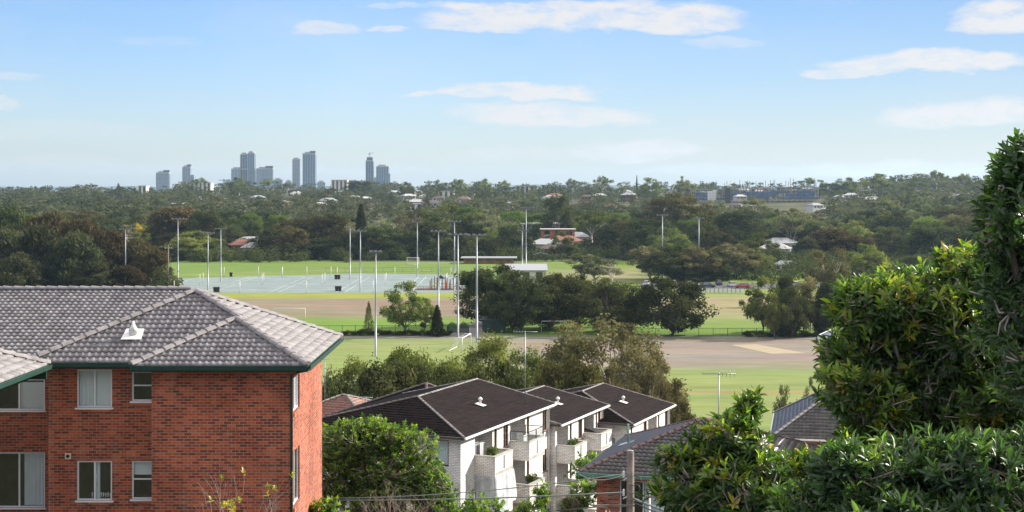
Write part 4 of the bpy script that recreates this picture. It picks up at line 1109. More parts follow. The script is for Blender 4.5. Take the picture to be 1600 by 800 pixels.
# ------------------------------------------------------------------ brick house, lower right
def brick_house():
    th = R(17); C = W(905.5, 737.7, 60)
    HE = C.z - 9.5
    t = thing('brick_house', (C.x, C.y, 9.5), 'orange-red brick house with dark hipped tile roof and green gutter behind the timber power pole', 'building', rz=-th)
    w, d, r_ = 9.1, 9.0, 1.75
    E = HE
    wb = MB(); holes = [(1.0, 3.0, E - 2.3, E - .35), (6.0, 8.0, E - 2.0, E - .35)]
    wall_holes(wb, (.6, .6, 0), X_, w - 1.2, 0, E - .12, holes, nrm=-Y_)
    wb.face([(.6, d - .6, 0), (.6, .6, 0), (.6, .6, E - .12), (.6, d - .6, E - .12)]); wb.face([(w - .6, .6, 0), (w - .6, d - .6, 0), (w - .6, d - .6, E - .12), (w - .6, .6, E - .12)])
    wb.face([(w - .6, d - .6, 0), (.6, d - .6, 0), (.6, d - .6, E - .12), (w - .6, d - .6, E - .12)])
    wb.build('wall', M['brick_orange'], t)
    window(t, (.6, .6, 0), X_, -Y_, 1.0, 3.0, E - 2.3, E - .35, M['alu'], mull=1, inset=.05, curtain=[(.52, .97, .03, .97, 'blind')], sill=True)
    window(t, (.6, .6, 0), X_, -Y_, 6.0, 8.0, E - 2.0, E - .35, M['alu'], mull=1, inset=.05, sill=True)
    a, b = (d / 2, d / 2, E + r_), (w - d / 2, d / 2, E + r_)
    A_, B_, C_, D_ = (0, 0, E), (w, 0, E), (w, d, E), (0, d, E)
    kw = dict(tw=.22, course=.29, amp=.036, lip=.045, sub=6)
    for p in ([A_, B_, b, a], [B_, C_, b], [C_, D_, a, b], [D_, A_, a]): tile_roof('tiled_roof', p, M['tile_slate'], t, **kw)
    cb = CB()
    for p, q_ in ((A_, a), (B_, b), (C_, b), (D_, a), (a, b)): caps(cb, p, q_, r=.09, up=.07)
    cb.build('ridge_caps', M['ridge_red'], t)
    g = MB(); g.box(-.1, w + .1, -.12, .0, E - .13, E + .0); g.build('gutter', M['green_light'], t)
    g = MB(); g.box(-.12, -.0, .0, d, E - .13, E + .0); g.build('gutter', M['green_light'], t)
    s = MB(); s.box(0, w, .0, .598, E - .16, E - .14); s.box(0, .598, .6, d, E - .16, E - .14); s.build('soffit', M['cream_paint'], t)
    v = MB(); v.tube([(1.0, 5.0, E + .3), (1.0, 5.0, E + 1.3)], .045, 8); v.build('vent_pipe', M['green_light'], t)
    v = MB(); v.face([(.6, 4.6, E + .33), (1.5, 4.6, E + .62), (1.5, 5.3, E + .62), (.6, 5.3, E + .33)]); v.build('vent_flashing', M['galv'], t)
brick_house()
def simple_house(name, label, P, w, d, rise, HE, rz, wall, roof, capm, tw=.3, course=.33, tiled=True, cat='house', group=None):
    """hipped house; P world position of its front left eave corner"""
    t = thing(name, (P.x, P.y, P.z - HE), label, cat, group, rz=rz)
    E = HE; wb = MB(); wb.box(.5, w - .5, .5, d - .5, 0, E - .1); wb.build('wall', M[wall], t)
    m_ = min(w, d) / 2
    if w >= d: a, b = (m_, d / 2, E + rise), (w - m_, d / 2, E + rise)
    else: a, b = (w / 2, m_, E + rise), (w / 2, d - m_, E + rise)
    A_, B_, C_, D_ = (0, 0, E), (w, 0, E), (w, d, E), (0, d, E)
    pl = [[A_, B_, b, a], [B_, C_, b], [C_, D_, a, b], [D_, A_, a]] if w > d + .01 else ([[A_, B_, a], [B_, C_, b, a], [C_, D_, b], [D_, A_, a, b]] if w < d - .01 else [[A_, B_, a], [B_, C_, a], [C_, D_, a], [D_, A_, a]])
    for p in pl: tile_roof('tiled_roof', p, M[roof], t, tw=tw, course=course, amp=.03, lip=.035, sub=4)
    cb = CB(); e1 = a; e2 = b
    if w >= d: prs = ((A_, a), (B_, b), (C_, b), (D_, a), (a, b))
    else: prs = ((A_, a), (B_, a), (C_, b), (D_, b), (a, b))
    for p, q_ in prs:
        if (Vector(p) - Vector(q_)).length > .3: caps(cb, p, q_, r=.11, up=.08)
    cb.build('ridge_caps', M[capm], t)
    g = MB(); g.box(-.1, w + .1, -.1, 0, E - .1, E); g.box(-.1, 0, 0, d, E - .1, E); g.box(w, w + .1, 0, d, E - .1, E); g.build('gutter', M['white_paint'], t)
    for x in (w * .25, w * .65):
        window(t, (0, .5, 0), X_, -Y_, x, x + 1.5, E - 2.1, E - .7, M['alu'], mull=1, inset=-.05, glass='glass_dark', room=False)
    return t
simple_house('small_house', 'small house with faded red hipped roof just behind the leafy green tree', W(440, 652, 99), 6.6, 6.2, 1.25, 5.2, R(-20), 'brick_orange', 'tile_red', 'mortar_white')
simple_house('house', 'house with slate grey tiled roof showing through a gap in the right-hand foliage', W(1204, 684, 88), 12.0, 10, 3.2, 5.2, R(-12), 'brick_orange', 'tile_slate', 'ridge_grey', tw=.25, course=.3)
def metal_house():
    C = W(1282, 524, 70)
    t = thing('metal_roof_house', (C.x, C.y, 6.2), 'two-storey pale house with grey metal roof half hidden behind the large leafy tree', 'building', rz=R(-24))
    E = C.z - 6.2
    wb = MB(); wb.box(.8, 15, .8, 9, 0, E - .2); wb.build('wall', M['cream_paint'], t)
    rm = mat_plain('grey_metal_roof', (.34, .34, .36), rough=.35, metal=.4, var=.1)
    rf = MB()
    for (x0, x1, z0, z1) in ((0, 7.9, E, E + 1.9), (16, 8.1, E, E + 1.9)):
        rf.face([(x0, 0, z0), (x1, 0, z1), (x1, 10, z1), (x0, 10, z0)]); rf.face([(x0, 0, z0 - .08), (x0, 10, z0 - .08), (x1, 10, z1 - .08), (x1, 0, z1 - .08)])
        for k in range(26):
            y = .2 + k * .38; rf.prism([(x0, y, z0), (x1, y, z1), (x1, y + .06, z1), (x0, y + .06, z0)], (0, 0, .05))
    rf.build('metal_roof', rm, t)
    g = MB(); g.box(-.12, 0, -.1, 10.1, E - .14, E + .02); g.prism([(0, -.04, E - .16), (8, -.04, E + 1.74), (8, -.04, E + 1.92), (0, -.04, E + .02)], (0, .04, 0)); g.build('gutter', M['alu'], t)
    window(t, (0, .8, 0), X_, -Y_, 2.5, 4.3, E - 2.3, E - .9, M['alu'], mull=1, inset=-.05, glass='glass_dark', room=False)
metal_house()

# ------------------------------------------------------------------ park: masts, posts, goals, buildings
def light_mast(px, ytop, ybase, label, arms='bar', D=None, n=4, r0=None, wbar=3.4):
    D = D or DG(ybase); x = WX(px, D); h = WZ(ytop, D)
    t = thing('light_mast', (x, D, 0), label, 'light mast', 'floodlight masts round the playing fields')
    r0 = r0 or .2
    p = MB(); p.lathe([(r0 * 1.5, 0), (r0 * 1.5, .06), (r0, .08), (r0 * .8, h * .5), (r0 * .52, h)], n=10); p.build('pole', M['galv'], t)
    a = MB(); a.box(-wbar / 2, wbar / 2, -.06, .06, h - .12, h); a.box(-wbar / 2, wbar / 2, -.35, -.27, h - .5, h - .42) if n > 4 else None
    a.build('crossarm', M['galv'], t)
    for i in range(n):
        lx = -wbar / 2 + .25 + (wbar - .5) * i / max(1, n - 1)
        l = MB(); l.prism([(lx - .3, -.5, h - .32), (lx + .3, -.5, h - .32), (lx + .24, .1, h - .02), (lx - .24, .1, h - .02)], (0, .06, .24))
        l.build('floodlight', M['steel_dark'], t)
    return t
masts = [
 (196, 358, 452, 'slim floodlight mast standing in front of the brown she-oaks, leftmost of all masts'),
 (278, 342, 447, 'tall thick floodlight mast at the left edge of the netball courts beside the timber pole'),
 (325, 364, 456, 'shorter floodlight mast at the near left corner of the courts, above the brick building ridge'),
 (345, 357, 440, 'floodlight mast at the back left corner of the netball courts'),
 (547, 355, 437, 'floodlight mast at the far edge of the courts, left of a close pair'),
 (563, 361, 456, 'floodlight mast at the near edge of the courts, right of a close pair'),
 (652, 347, 431, 'slender floodlight mast on the grass beyond the courts near the small football goal'),
 (685, 361, 490, 'floodlight mast beside the playground, rising from the dark narrow tree'),
 (710, 346, 464, 'floodlight mast behind the path, at the right end of the playground'),
 (715.5, 366, 527, 'tall floodlight mast on the path between the two green gates'),
 (745, 367, 535, 'thick floodlight mast at the edge of the near pitch beside the soccer goal'),
 (816, 360, 427, 'shorter of two masts close together beside the flat white roof'),
 (822, 325, 427, 'taller of two masts close together beside the flat white roof'),
 (1035, 336, 436, 'floodlight mast rising over the tree clump, left of the pair at the car park'),
 (1092, 341, 434, 'floodlight mast rising over the tree clump, right of the pair at the car park')]
for (px, yt, yb, lab) in masts:
    light_mast(px, yt, yb, lab, r0=.21 if yb > 500 else .20, n=4 if px != 822 else 5)
light_mast(587, 393, 557, 'nearest floodlight mast, in front of the near pitch with a round cluster of lamps', r0=.18, wbar=2.0, n=3)
def timber_pole():
    D = DG(452); t = thing('timber_pole', (WX(263, D), D, 0), 'weathered timber pole with crossarm beside the left end of the courts', 'power pole')
    h = WZ(383, D); p = MB(); p.lathe([(.2, 0), (.13, h)], n=8); p.build('pole', M['wood_pole'], t)
    p = MB(); p.box(-.9, .9, -.06, .06, h - 1.0, h - .85); p.build('crossarm', M['wood_pole'], t)
    for i in range(4):
        q = MB(); q.lathe([(.05, 0), (.09, .08), (.03, .2)], (-.8 + i * .53, 0, h - .85), 6); q.build('insulator', M['ceramic'], t)
timber_pole()
# netball posts
def netball_post():
    t = thing('netball_post', (0, 0, 0), 'white netball goal post on the blue-green courts', 'netball post', 'netball posts on the courts')
    p = MB(); p.tube([(0, 0, 0), (0, 0, 3.05)], .06, 6); p.build('post', M['white_paint'], t)
    p = MB(); pts = [(.0 + .19 * math.cos(a) + .34, .19 * math.sin(a), 3.05) for a in np.linspace(0, 2 * PI, 13)]; p.tube(pts, .014, 4); p.tube([(0, 0, 3.05), (.16, 0, 3.05)], .014, 4); p.build('ring', M['steel_dark'], t)
    p = MB(); p.lathe([(.3, 0), (.3, .06), (.1, .1)], n=10); p.build('base', M['galv'], t)
    return t
def copy_tree(o, parent=None):
    c = o.copy(); col.objects.link(c)
    if parent: c.parent = parent
    for ch in list(o.children): copy_tree(ch, c)
    return c
np0 = netball_post(); first = True
for i in range(5):
    for j in range(2):
        for k in (-1, 1):
            o = np0 if first else copy_tree(np0); first = False
            o.location = (-88 + i * 17.3 + rng.uniform(-.3, .3), 386 + j * 35 + k * 15.2, .02); o.rotation_euler = (0, 0, PI / 2 * -k)
for i in range(4):
    o = copy_tree(np0); o.location = (WX(402 + i * 38, 436) , 438, .02)
# wheelie bins in pairs
def wheelie():
    t = thing('wheelie_bin', (0, 0, 0), 'x', 'bin', 'wheelie bins on the netball courts')
    b = MB(); b.prism([(-.24, -.26, .1), (.24, -.26, .1), (.24, .2, .1), (-.24, .2, .1)], (0, 0, .01))
    V = [(-.22, -.22), (.22, -.22), (.22, .2), (-.22, .2)]; V2 = [(-.3, -.34), (.3, -.34), (.3, .28), (-.3, .28)]
    for i in range(4):
        j = (i + 1) % 4; b.face([(*V[i], .1), (*V[j], .1), (*V2[j], 1.0), (*V2[i], 1.0)])
    b.build('body', M['black'], t)
    l = MB(); l.box(-.32, .32, -.37, .32, 1.003, 1.07); l.build('lid', mat_plain('dark_red_lid', (.12, .03, .03)), t)
    w = MB(); w.tube([(-.27, .26, .12), (.27, .26, .12)], .11, 8); w.build('wheel', M['steel_dark'], t)
    return t
wb0 = wheelie(); binpos = [(336, 456.5, 'at the near left corner of the courts'), (340.5, 456.5, 'at the near left corner of the courts'), (526, 455, 'at the near court edge, left of two masts'), (531, 455, 'at the near court edge, left of two masts'),
    (525, 436.5, 'at the far court edge, left of two masts'), (529.5, 436.5, 'at the far court edge, left of two masts'), (361, 432.5, 'alone beside the far left netball posts')]
for i, (px, py, lab) in enumerate(binpos):
    o = wb0 if i == 0 else copy_tree(wb0); D = DG(py); o.location = (WX(px, D), D, .02)
    side = '' if i == 6 else ('left one of the two bins ' if i % 2 == 0 else 'right one of the two bins ')
    o['label'] = ('black wheelie bin ' + lab) if i == 6 else (('left' if i % 2 == 0 else 'right') + ' bin of the pair ' + lab)
    o.scale = (1.5, 1.2, 1.25)
def goal(name, px, py, w, h, label, rz=0, depth=1.8, net=True, rad=.06):
    D = DG(py); t = thing(name, (WX(px, D), D, 0), label, 'goal', rz=rz)
    f = MB(); f.tube([(-w / 2, 0, 0), (-w / 2, 0, h), (w / 2, 0, h), (w / 2, 0, 0)], rad, 6); f.build('frame', M['white_paint'], t)
    if net:
        f = MB(); f.tube([(-w / 2, 0, h), (-w / 2, depth * .45, h), (-w / 2, depth, 0)], rad * .6, 5); f.tube([(w / 2, 0, h), (w / 2, depth * .45, h), (w / 2, depth, 0)], rad * .6, 5); f.tube([(-w / 2, depth, .05), (w / 2, depth, .05)], rad * .6, 5)
        f.build('back_frame', M['white_paint'], t)
        nb = MB()
        for i in range(15):
            x = -w / 2 + w * (i + .5) / 15; nb.tube([(x, depth * .45, h), (x, depth, .05)], .008, 3, cap=False)
        for i in range(6):
            k = (i + .5) / 6; nb.tube([(-w / 2, depth * (.45 + .55 * k), h * (1 - k)), (w / 2, depth * (.45 + .55 * k), h * (1 - k))], .008, 3, cap=False)
        nb.build('net', M['white_paint'], t)
goal('soccer_goal', 729, 546, 7.0, 2.3, 'white soccer goal seen end-on beside the thick mast on the near pitch', rz=R(80), depth=2.4, rad=.08)
goal('soccer_goal', 452, 500, 6.6, 2.4, 'plain white goal frame on the dirt oval, beside the grey roof slope', net=False, rad=.07)
goal('soccer_goal', 645, 414, 4.2, 2.6, 'small white football goal at the far grass edge beneath the dark trees', rz=0, rad=.09)
goal('soccer_goal', 871, 520, 6.0, 2.2, 'white goal behind the brown gum crown', net=False)
# green folding gates on the path
for (px, lab) in ((707, 'left dark green gate wing where the path meets the near pitch'), (725.5, 'right dark green gate wing where the path meets the near pitch')):
    D = DG(522); t = thing('green_gate', (WX(px, D), D, 0), lab, 'gate', rz=R(30 if px < 710 else -30))
    f = MB()
    f.tube([(-1.1, 0, 0), (-1.1, 0, 1.5), (-.2, 0, 2.3), (.9, 0, 1.7), (.9, 0, 0)], .07, 6); f.tube([(-1.1, 0, .3), (.9, 0, .3)], .05, 6); f.tube([(-1.1, 0, 1.2), (.9, 0, 1.2)], .05, 6)
    fr = f.build('frame', M['green_paint'], t)
    b = MB()
    for i in range(9): b.box(-1.05 + i * .22, -.90 + i * .22, -.02, .02, .3, 1.5 + .6 * math.sin(PI * i / 8)); 
    b.build('palings', M['green_paint'], t)
# playground
def playground():
    D = DG(452); x = WX(697, D)
    t = thing('playground', (x, D, 0), 'small playground with yellow slide, orange panel and timber posts beside the courts', 'playground')
    rr = random.Random(3)
    for i in range(16):
        k = MB(); px, py = rr.uniform(-4.5, 4.5), rr.uniform(-2, 2.5); k.box(px - .12, px + .12, py - .12, py + .12, 0, rr.uniform(1.8, 3.6)); k.build('post', M['wood_pole'], t)
    k = MB(); k.box(-2.5, -.4, -.8, .8, 1.5, 1.6); k.box(.6, 2.6, -.8, .8, 1.2, 1.3); k.build('deck', M['wood_pole'], t)
    sl = MB(); 
    for i in range(8):
        a, b = i / 8, (i + 1) / 8
        sl.prism([(-2.5 - a * 2.4, -.9, 1.65 - 1.4 * math.sin(a * PI / 2)), (-2.5 - b * 2.4, -.9, 1.65 - 1.4 * math.sin(b * PI / 2)), (-2.5 - b * 2.4, -.9, 1.95 - 1.4 * math.sin(b * PI / 2)), (-2.5 - a * 2.4, -.9, 1.95 - 1.4 * math.sin(a * PI / 2))], (0, .8, 0))
    sl.build('slide', mat_plain('yellow_plastic', (.75, .52, .03), rough=.4), t)
    k = MB(); k.box(-.3, .4, -.9, -.8, .4, 2.0); k.build('panel', mat_plain('orange_plastic', (.75, .12, .03), rough=.4), t)
    k = MB(); k.prism([(-2.7, -1, 2.9), (-.2, -1, 2.9), (-1.45, -1, 3.9)], (0, 2, 0)); k.build('roof', M['steel_dark'], t)
    k = MB()
    for i in range(38): k.box(-8 + i * .42, -7.93 + i * .42, -3.5, -3.45, 0, 1.1)
    k.box(-8, 8, -3.44, -3.4, 1.02, 1.08); k.box(-8, 8, -3.44, -3.4, .15, .2); k.build('fence', M['steel_dark'], t)
    k = MB(); k.box(-8, 8, -3.3, 4, .03, .06); k.build('soft_fall', mat_plain('bark_chips', (.14, .07, .05), var=.4), t)
playground()
M['metal_pale'] = mat_plain('pale_metal_sheet', (.30, .31, .32), rough=.5)
# park shed, club house, flat roof
def shed():
    D = 268; x = WX(772, D); t = thing('park_shed', (x, D, 0), 'dark green rectangular shed under the fig trees beside the path', 'shed')
    b = MB(); b.box(-2.2, 2.2, -1.6, 1.6, 0, 2.4); b.build('wall', M['green_paint'], t)
    b = MB(); b.prism([(-2.4, -1.8, 2.4), (2.4, -1.8, 2.4), (2.4, 1.8, 2.75), (-2.4, 1.8, 2.75)], (0, 0, .08)); b.build('roof', M['steel_dark'], t)
    b = MB(); b.box(-.6, .5, -1.64, -1.603, .05, 2.1); b.build('door', M['black'], t)
shed()
def flat_building(name, label, px, ytop, D, wpx, depth, wall, roofm, over=.8, gz=0, slab=.35, cat='building', tilt=0):
    x = WX(px, D); w = wpx / F * D; h = WZ(ytop, D) - gz
    t = thing(name, (x, D, gz), label, cat)
    b = MB(); b.box(-w / 2 + over, w / 2 - over, 0, depth, 0, h - slab); b.build('wall', M[wall], t)
    b = MB(); b.prism([(-w / 2, -over, h - slab + .002), (w / 2, -over, h - slab + .002), (w / 2, depth + over, h - slab + tilt), (-w / 2, depth + over, h - slab + tilt)], (0, 0, slab)); b.build('roof', M[roofm], t)
    n = max(2, int(w / 4))
    for i in range(n):
        a = -w / 2 + over + (w - 2 * over) * (i + .25) / n; c = a + (w - 2 * over) * .5 / n
        b = MB(); b.box(a, c, -.04, -.003, .9, h - slab - .4); b.build('window', M['glass_dark'], t)
    return t
flat_building('club_house', 'long low brick club house with flat white roof below the trees', 764, 402.5, DG(412), 88, 8, 'brick_orange', 'metal_pale', over=1.2, slab=.3)
flat_building('amenities_block', 'flat pale-roofed amenities block just behind the fig trees', 822, 422, 395, 68, 10, 'cream_paint', 'metal_pale', over=.6, tilt=1.2, slab=.2)
# fences
def post_fence(name, label, P0, P1, h, step, mat, rail=(0.1, .95), r=.04, pick=0):
    P0 = Vector(P0); P1 = Vector(P1); d = P1 - P0; L_ = d.length; a = math.atan2(d.y, d.x)
    t = thing(name, P0, label, 'fence', rz=a); n = int(L_ / step)
    for i in range(min(n + 1, 90)):
        p = MB(); x = L_ * i / max(1, min(n, 89)); p.box(x - r, x + r, -r, r, 0, h); p.build('post', M[mat], t)
    b = MB()
    for k in rail: b.box(0, L_, r + .002, r + .03, h * k - .03, h * k + .03)
    b.build('rail', M[mat], t)
    if pick:
        b = MB(); m_ = int(L_ / pick)
        for i in range(m_): b.box(i * pick, i * pick + .025, r + .032, r + .05, .05, h - .02)
        b.build('pickets', M[mat], t)
post_fence('steel_fence', 'dark steel fence along the far side of the dusty right-hand pitch', (21, 258.6 + 2.2, 0), (66, 260.8, 0), 1.5, 2.6, 'steel_dark', pick=.24)
post_fence('steel_fence', 'low dark fence between the hedge and the dirt oval on the left', (-42, 268, 0), (-12, 268, 0), 1.3, 2.5, 'steel_dark', pick=.3)
post_fence('steel_fence', 'pale mesh-topped fence behind the netball courts at the far grass', (-60, 458, 0), (-20, 462, 0), 1.6, 3.0, 'galv')
post_fence('steel_fence', 'dark rail fence running below the right-hand tree clump', (66, 258.8, 0), (118, 258.8, 0), 1.4, 2.6, 'steel_dark', pick=.3)
def panel_fence():
    D = 368; x0, x1 = WX(1076, D), WX(1163, D)
    t = thing('white_panel_fence', (x0, D, 0), 'white panel fence with dark gaps along the car park edge', 'fence')
    n = 13; s = (x1 - x0) / n
    for i in range(n):
        p = MB(); p.box(i * s + .12, (i + 1) * s - .12, -.04, .04, .15, 1.15); p.build('panel', M['white_paint'], t)
        p = MB(); p.box(i * s - .05, i * s + .05, -.06, .06, 0, 1.25); p.build('post', M['steel_dark'], t)
    x = WX(1000, D)
panel_fence()
post_fence('white_rail_fence', 'pale low rail fence left of the car park behind the bare tree', (WX(960, 372), 372, 0), (WX(1003, 372), 372, 0), 1.0, 1.6, 'white_paint', rail=(.5, .95))
# cars in the car park
CAR = {}
def car(px, D, rz, color, label):
    t = thing('parked_car', (WX(px, D), D, .02), label, 'car', 'cars in the car park behind the trees', rz=rz)
    if 'body' not in CAR:
        def loft(sections, mat, nm):
            b = MB()
            for i in range(len(sections) - 1):
                A_, B_ = sections[i], sections[i + 1]; n = len(A_)
                for k in range(n): j = (k + 1) % n; b.face([A_[k], A_[j], B_[j], B_[k]], True)
            b.face(sections[0][::-1]); b.face(sections[-1]); return b.mesh(nm, mat)
        prof = [(-2.2, .35, .55, .7), (-2.15, .25, .85, .84), (-1.4, .2, .95, .88), (.9, .2, .92, .88), (1.9, .22, .78, .84), (2.2, .32, .6, .72)]
        CAR['body'] = lambda m: loft([[(x, -w, z0), (x, w, z0), (x, w * .98, z1 * .8), (x, w * .8, z1), (x, -w * .8, z1), (x, -w * .98, z1 * .8)] for x, z0, z1, w in prof], m, 'car_body_mesh')
        CAR['cabin'] = loft([[(x, -w, .9), (x, w, .9), (x, w * .8, z1), (x, -w * .8, z1)] for x, z1, w in ((-1.9, .93, .76), (-1.3, 1.38, .76), (.1, 1.45, .76), (1.1, .93, .76))], M['glass_dark'], 'car_cabin_mesh')
        b = MB(); b.box(-1.25, .15, -.56, .56, 1.40, 1.46); CAR['roof'] = lambda m: b.mesh('car_roof_mesh', m)
        w = MB(); w.tube([(0, -.1, 0), (0, .1, 0)], .31, 14); CAR['wheel'] = w.mesh('car_wheel_mesh', M['black'])
        l = MB(); l.box(-.03, .03, -.17, .17, -.08, .08); CAR['lamp'] = l.mesh('car_lamp_mesh', M['ceramic'])
    m = CAR.setdefault(color, mat_plain('car_paint', color, rough=.25, var=.03, spec=.6))
    link_mesh('body', CAR['body'](m), t); link_mesh('cabin', CAR['cabin'], t); link_mesh('roof', CAR['roof'](m), t)
    for x in (-1.35, 1.35):
        for y in (-.8, .8): w = link_mesh('wheel', CAR['wheel'], t); w.location = (x, y, .31)
    for y in (-.6, .6): w = link_mesh('headlight', CAR['lamp'], t); w.location = (2.17, y, .55)
cs = [(1010, 396, 80, (.55, .56, .58), 'silver car parked left-most in the car park'), (1030, 392, 85, (.04, .04, .05), 'black car second from the left in the car park'), (1052, 398, 95, (.5, .5, .48), 'pale grey car below the left mast in the car park'),
      (1080, 393, 10, (.6, .6, .6), 'white car near the left end of the white panel fence'), (1106, 389, 4, (.05, .06, .10), 'dark blue car side-on behind the middle of the white panel fence'), (1123, 399, 88, (.08, .08, .09), 'charcoal car behind the dark blue one'),
      (1143, 392, 92, (.62, .62, .62), 'white car beside the red one near the fence end'), (1160, 386, 170, (.42, .03, .025), 'bright red car at the right end of the white panel fence'), (1240, 392, 150, (.55, .57, .6), 'silver car seen over the right-hand clump of trees')]
for (px, D, a, c, l) in cs: car(px, D, R(a), c, l)
# distant walker on the path
def person():
    D = DG(484); x = WX(722, D)
    me = bpy.data.meshes.new('person_mesh')
    J = [(0, 0, .95), (0, 0, 1.2), (0, 0, 1.42), (0, 0, 1.52), (0, .02, 1.66), (-.1, 0, .9), (-.12, .08, .5), (-.12, .14, .06), (-.12, .0, .03), (.1, 0, .9), (.12, -.12, .5), (.12, -.1, .06), (.12, -.24, .03),
         (-.2, 0, 1.4), (-.26, .04, 1.14), (-.25, -.06, .9), (.2, 0, 1.4), (.26, -.02, 1.14), (.25, -.12, .92)]
    E_ = [(0, 1), (1, 2), (2, 3), (3, 4), (0, 5), (5, 6), (6, 7), (7, 8), (0, 9), (9, 10), (10, 11), (11, 12), (2, 13), (13, 14), (14, 15), (2, 16), (16, 17), (17, 18)]
    rad = [.15, .15, .14, .06, .10, .1, .07, .05, .04, .1, .07, .05, .04, .07, .05, .035, .07, .05, .035]
    me.from_pydata(J, E_, []); me.update()
    o = link_mesh('person', me); o.location = (x, D, .02)
    md = o.modifiers.new('skin', 'SKIN'); md.use_smooth_shade = True
    for i, r in enumerate(rad): me.skin_vertices[0].data[i].radius = (r, r)
    me.skin_vertices[0].data[0].use_root = True
    s = o.modifiers.new('sub', 'SUBSURF'); s.levels = 1; s.render_levels = 1
    me.materials.append(mat_plain('dark_clothes', (.03, .032, .04), var=.3))
    tag(o, 'distant person in dark clothes walking on the path beside the figs', 'person')
person()
# park bench / table pieces near far grass
def picnic(px, py, lab):
    D = DG(py); t = thing('picnic_shelter', (WX(px, D), D, 0), lab, 'shelter')
    for x in (-2.2, 2.2):
        for y in (-1.4, 1.4): p = MB(); p.box(x - .08, x + .08, y - .08, y + .08, 0, 2.4); p.build('post', M['steel_dark'], t)
    p = MB(); p.prism([(-2.8, -2, 2.4), (2.8, -2, 2.4), (0, -2, 3.2)], (0, 4, 0)); p.build('roof', M['steel_dark'], t)
picnic(845, 408, 'small dark-roofed picnic shelter on the far grass beside a lone tree')

# ------------------------------------------------------------------ antennas, power pole, wires
def antenna(px, ytop, D, z0, label, w=1.4, r=.03, style=0):
    x = WX(px, D); zt = WZ(ytop, D); t = thing('tv_antenna', (x, D, z0), label, 'antenna')
    h = zt - z0; p = MB(); p.tube([(0, 0, 0), (0, 0, h)], r, 6); p.build('mast', M['galv'], t)
    a = MB(); a.tube([(-w * .6, 0, h - .06), (w * .6, 0, h - .06)], .02, 5)
    for i in range(9):
        xx = -w * .55 + w * 1.1 * i / 8; l = .55 - .035 * i; a.tube([(xx, -l * .8, h - .04), (xx, l * .8, h - .04)], .010, 4); 
        if style and i > 4: a.tube([(xx, 0, h - .2), (xx, 0, h + .12)], .010, 4)
    a.build('aerial_head', M['galv'], t)
antenna(820.5, 517, 84, 14.0, 'tall thin television antenna behind the nearest white block', w=1.2, r=.032)
antenna(507.5, 560, 105, 11.0, 'thin television mast at the right edge of the brick building', w=.8)
antenna(1123, 582, 66, 14.2, 'television antenna on the dark tiled roof of the brick house', w=1.3, style=1)
antenna(572, 620, 92, 12.5, 'short antenna on the roofs behind the leafy green tree', w=.7)
PP = Vector((WX(985, 45), 45.0, tz(8, 45)))
def power_pole():
    zt = WZ(705, 45); t = thing('power_pole', PP, 'weathered timber power pole in front of the brick house', 'power pole')
    h = zt - PP.z; p = MB(); p.lathe([(.15, 0), (.115, h - .02), (.10, h)], n=12); p.build('pole', M['wood_pole'], t)
    p = MB(); p.tube([(0, 0, h + .005), (0, 0, h + .03)], .1, 10); p.build('cap', M['galv'], t)
    for i, dz in enumerate((.72, 1.30)):
        p = MB(); 
        p.lathe([(.02, 0), (.05, .03), (.03, .07), (.055, .10), (.03, .15), (.045, .18), (.02, .23)], (-.21, -.02, h - dz - .12), 8)
        p.tube([(-.24, -.02, h - dz - .2), (-.05, -.02, h - dz - .1)], .02, 5); p.build('insulator', M['ceramic'], t)
    p = MB(); p.box(-1.2, .12, -.16, -.11, h - 1.72, h - 1.66); p.build('crossarm', M['wood_pole'], t)
    for x in (-.95, -.5):
        p = MB(); pts = [(x + .17 * math.cos(a), -.15, h - 1.85 + .22 * math.sin(a)) for a in np.linspace(PI, 2 * PI, 9)]; p.tube(pts, .016, 6); p.build('cable_loop', M['ceramic'], t)
    p = MB()
    for k in range(3):
        pts = [(.1 + .24 * math.sin(a) * (1 - k * .2), -.16, h - .9 - k * .25 + .16 * math.cos(a)) for a in np.linspace(0, PI * 1.5, 10)]; p.tube(pts, .012, 4)
    p.build('cable_loop', M['cable'], t)
    return t, zt
_, PZ = power_pole()
def wire(p0, p1, sag, r, mat, label, name='power_line', twist=0):
    p0, p1 = Vector(p0), Vector(p1); n = 24; mb = MB()
    for s in range(2 if twist else 1):
        pts = []
        for i in range(n * (4 if twist else 1) + 1):
            f = i / (n * (4 if twist else 1)); q = p0.lerp(p1, f); q.z -= sag * 4 * f * (1 - f)
            if twist: q.z += twist * math.sin(f * 260 + s * PI); q.y += twist * math.cos(f * 260 + s * PI)
            pts.append(q)
        mb.tube(pts, r, 4)
    o = mb.build(name, M[mat], None); tag(o, label, 'cable', 'overhead wires strung from the timber pole')
PT = Vector((PP.x - .2, 45, 0))
far = lambda py, D, px=470: W(px, py, D)
wire((PT.x, 45, PZ - .72), far(775, 58, 380), .35, .016, 'cable_pale', 'twisted pale green cable crossing in front of the leafy tree, upper of the pair')
wire((PT.x, 45, PZ - 1.30), far(779, 58, 380), .15, .022, 'cable_pale', 'thicker pale green cable crossing in front of the leafy tree, lower of the pair')
wire((PT.x, 45, PZ - 1.70), far(800, 58, 380), .3, .012, 'cable_pale', 'lowest thin cable running left from the pole across the bare shrub')
wire((PP.x - .6, 45, PZ - 1.70), far(808, 58, 380), .3, .012, 'cable', 'thin black cable below the others at the bare shrub')
wire((PP.x + .1, 45, PZ - 1.5), W(1200, 838, 33), .12, .028, 'cable_pale', 'bundled service cable dropping right from the pole into foliage', twist=.02)
wire((PP.x + .1, 45, PZ - 1.62), W(1210, 850, 33), .15, .022, 'cable', 'black service cable dropping right from the pole below the bundle')
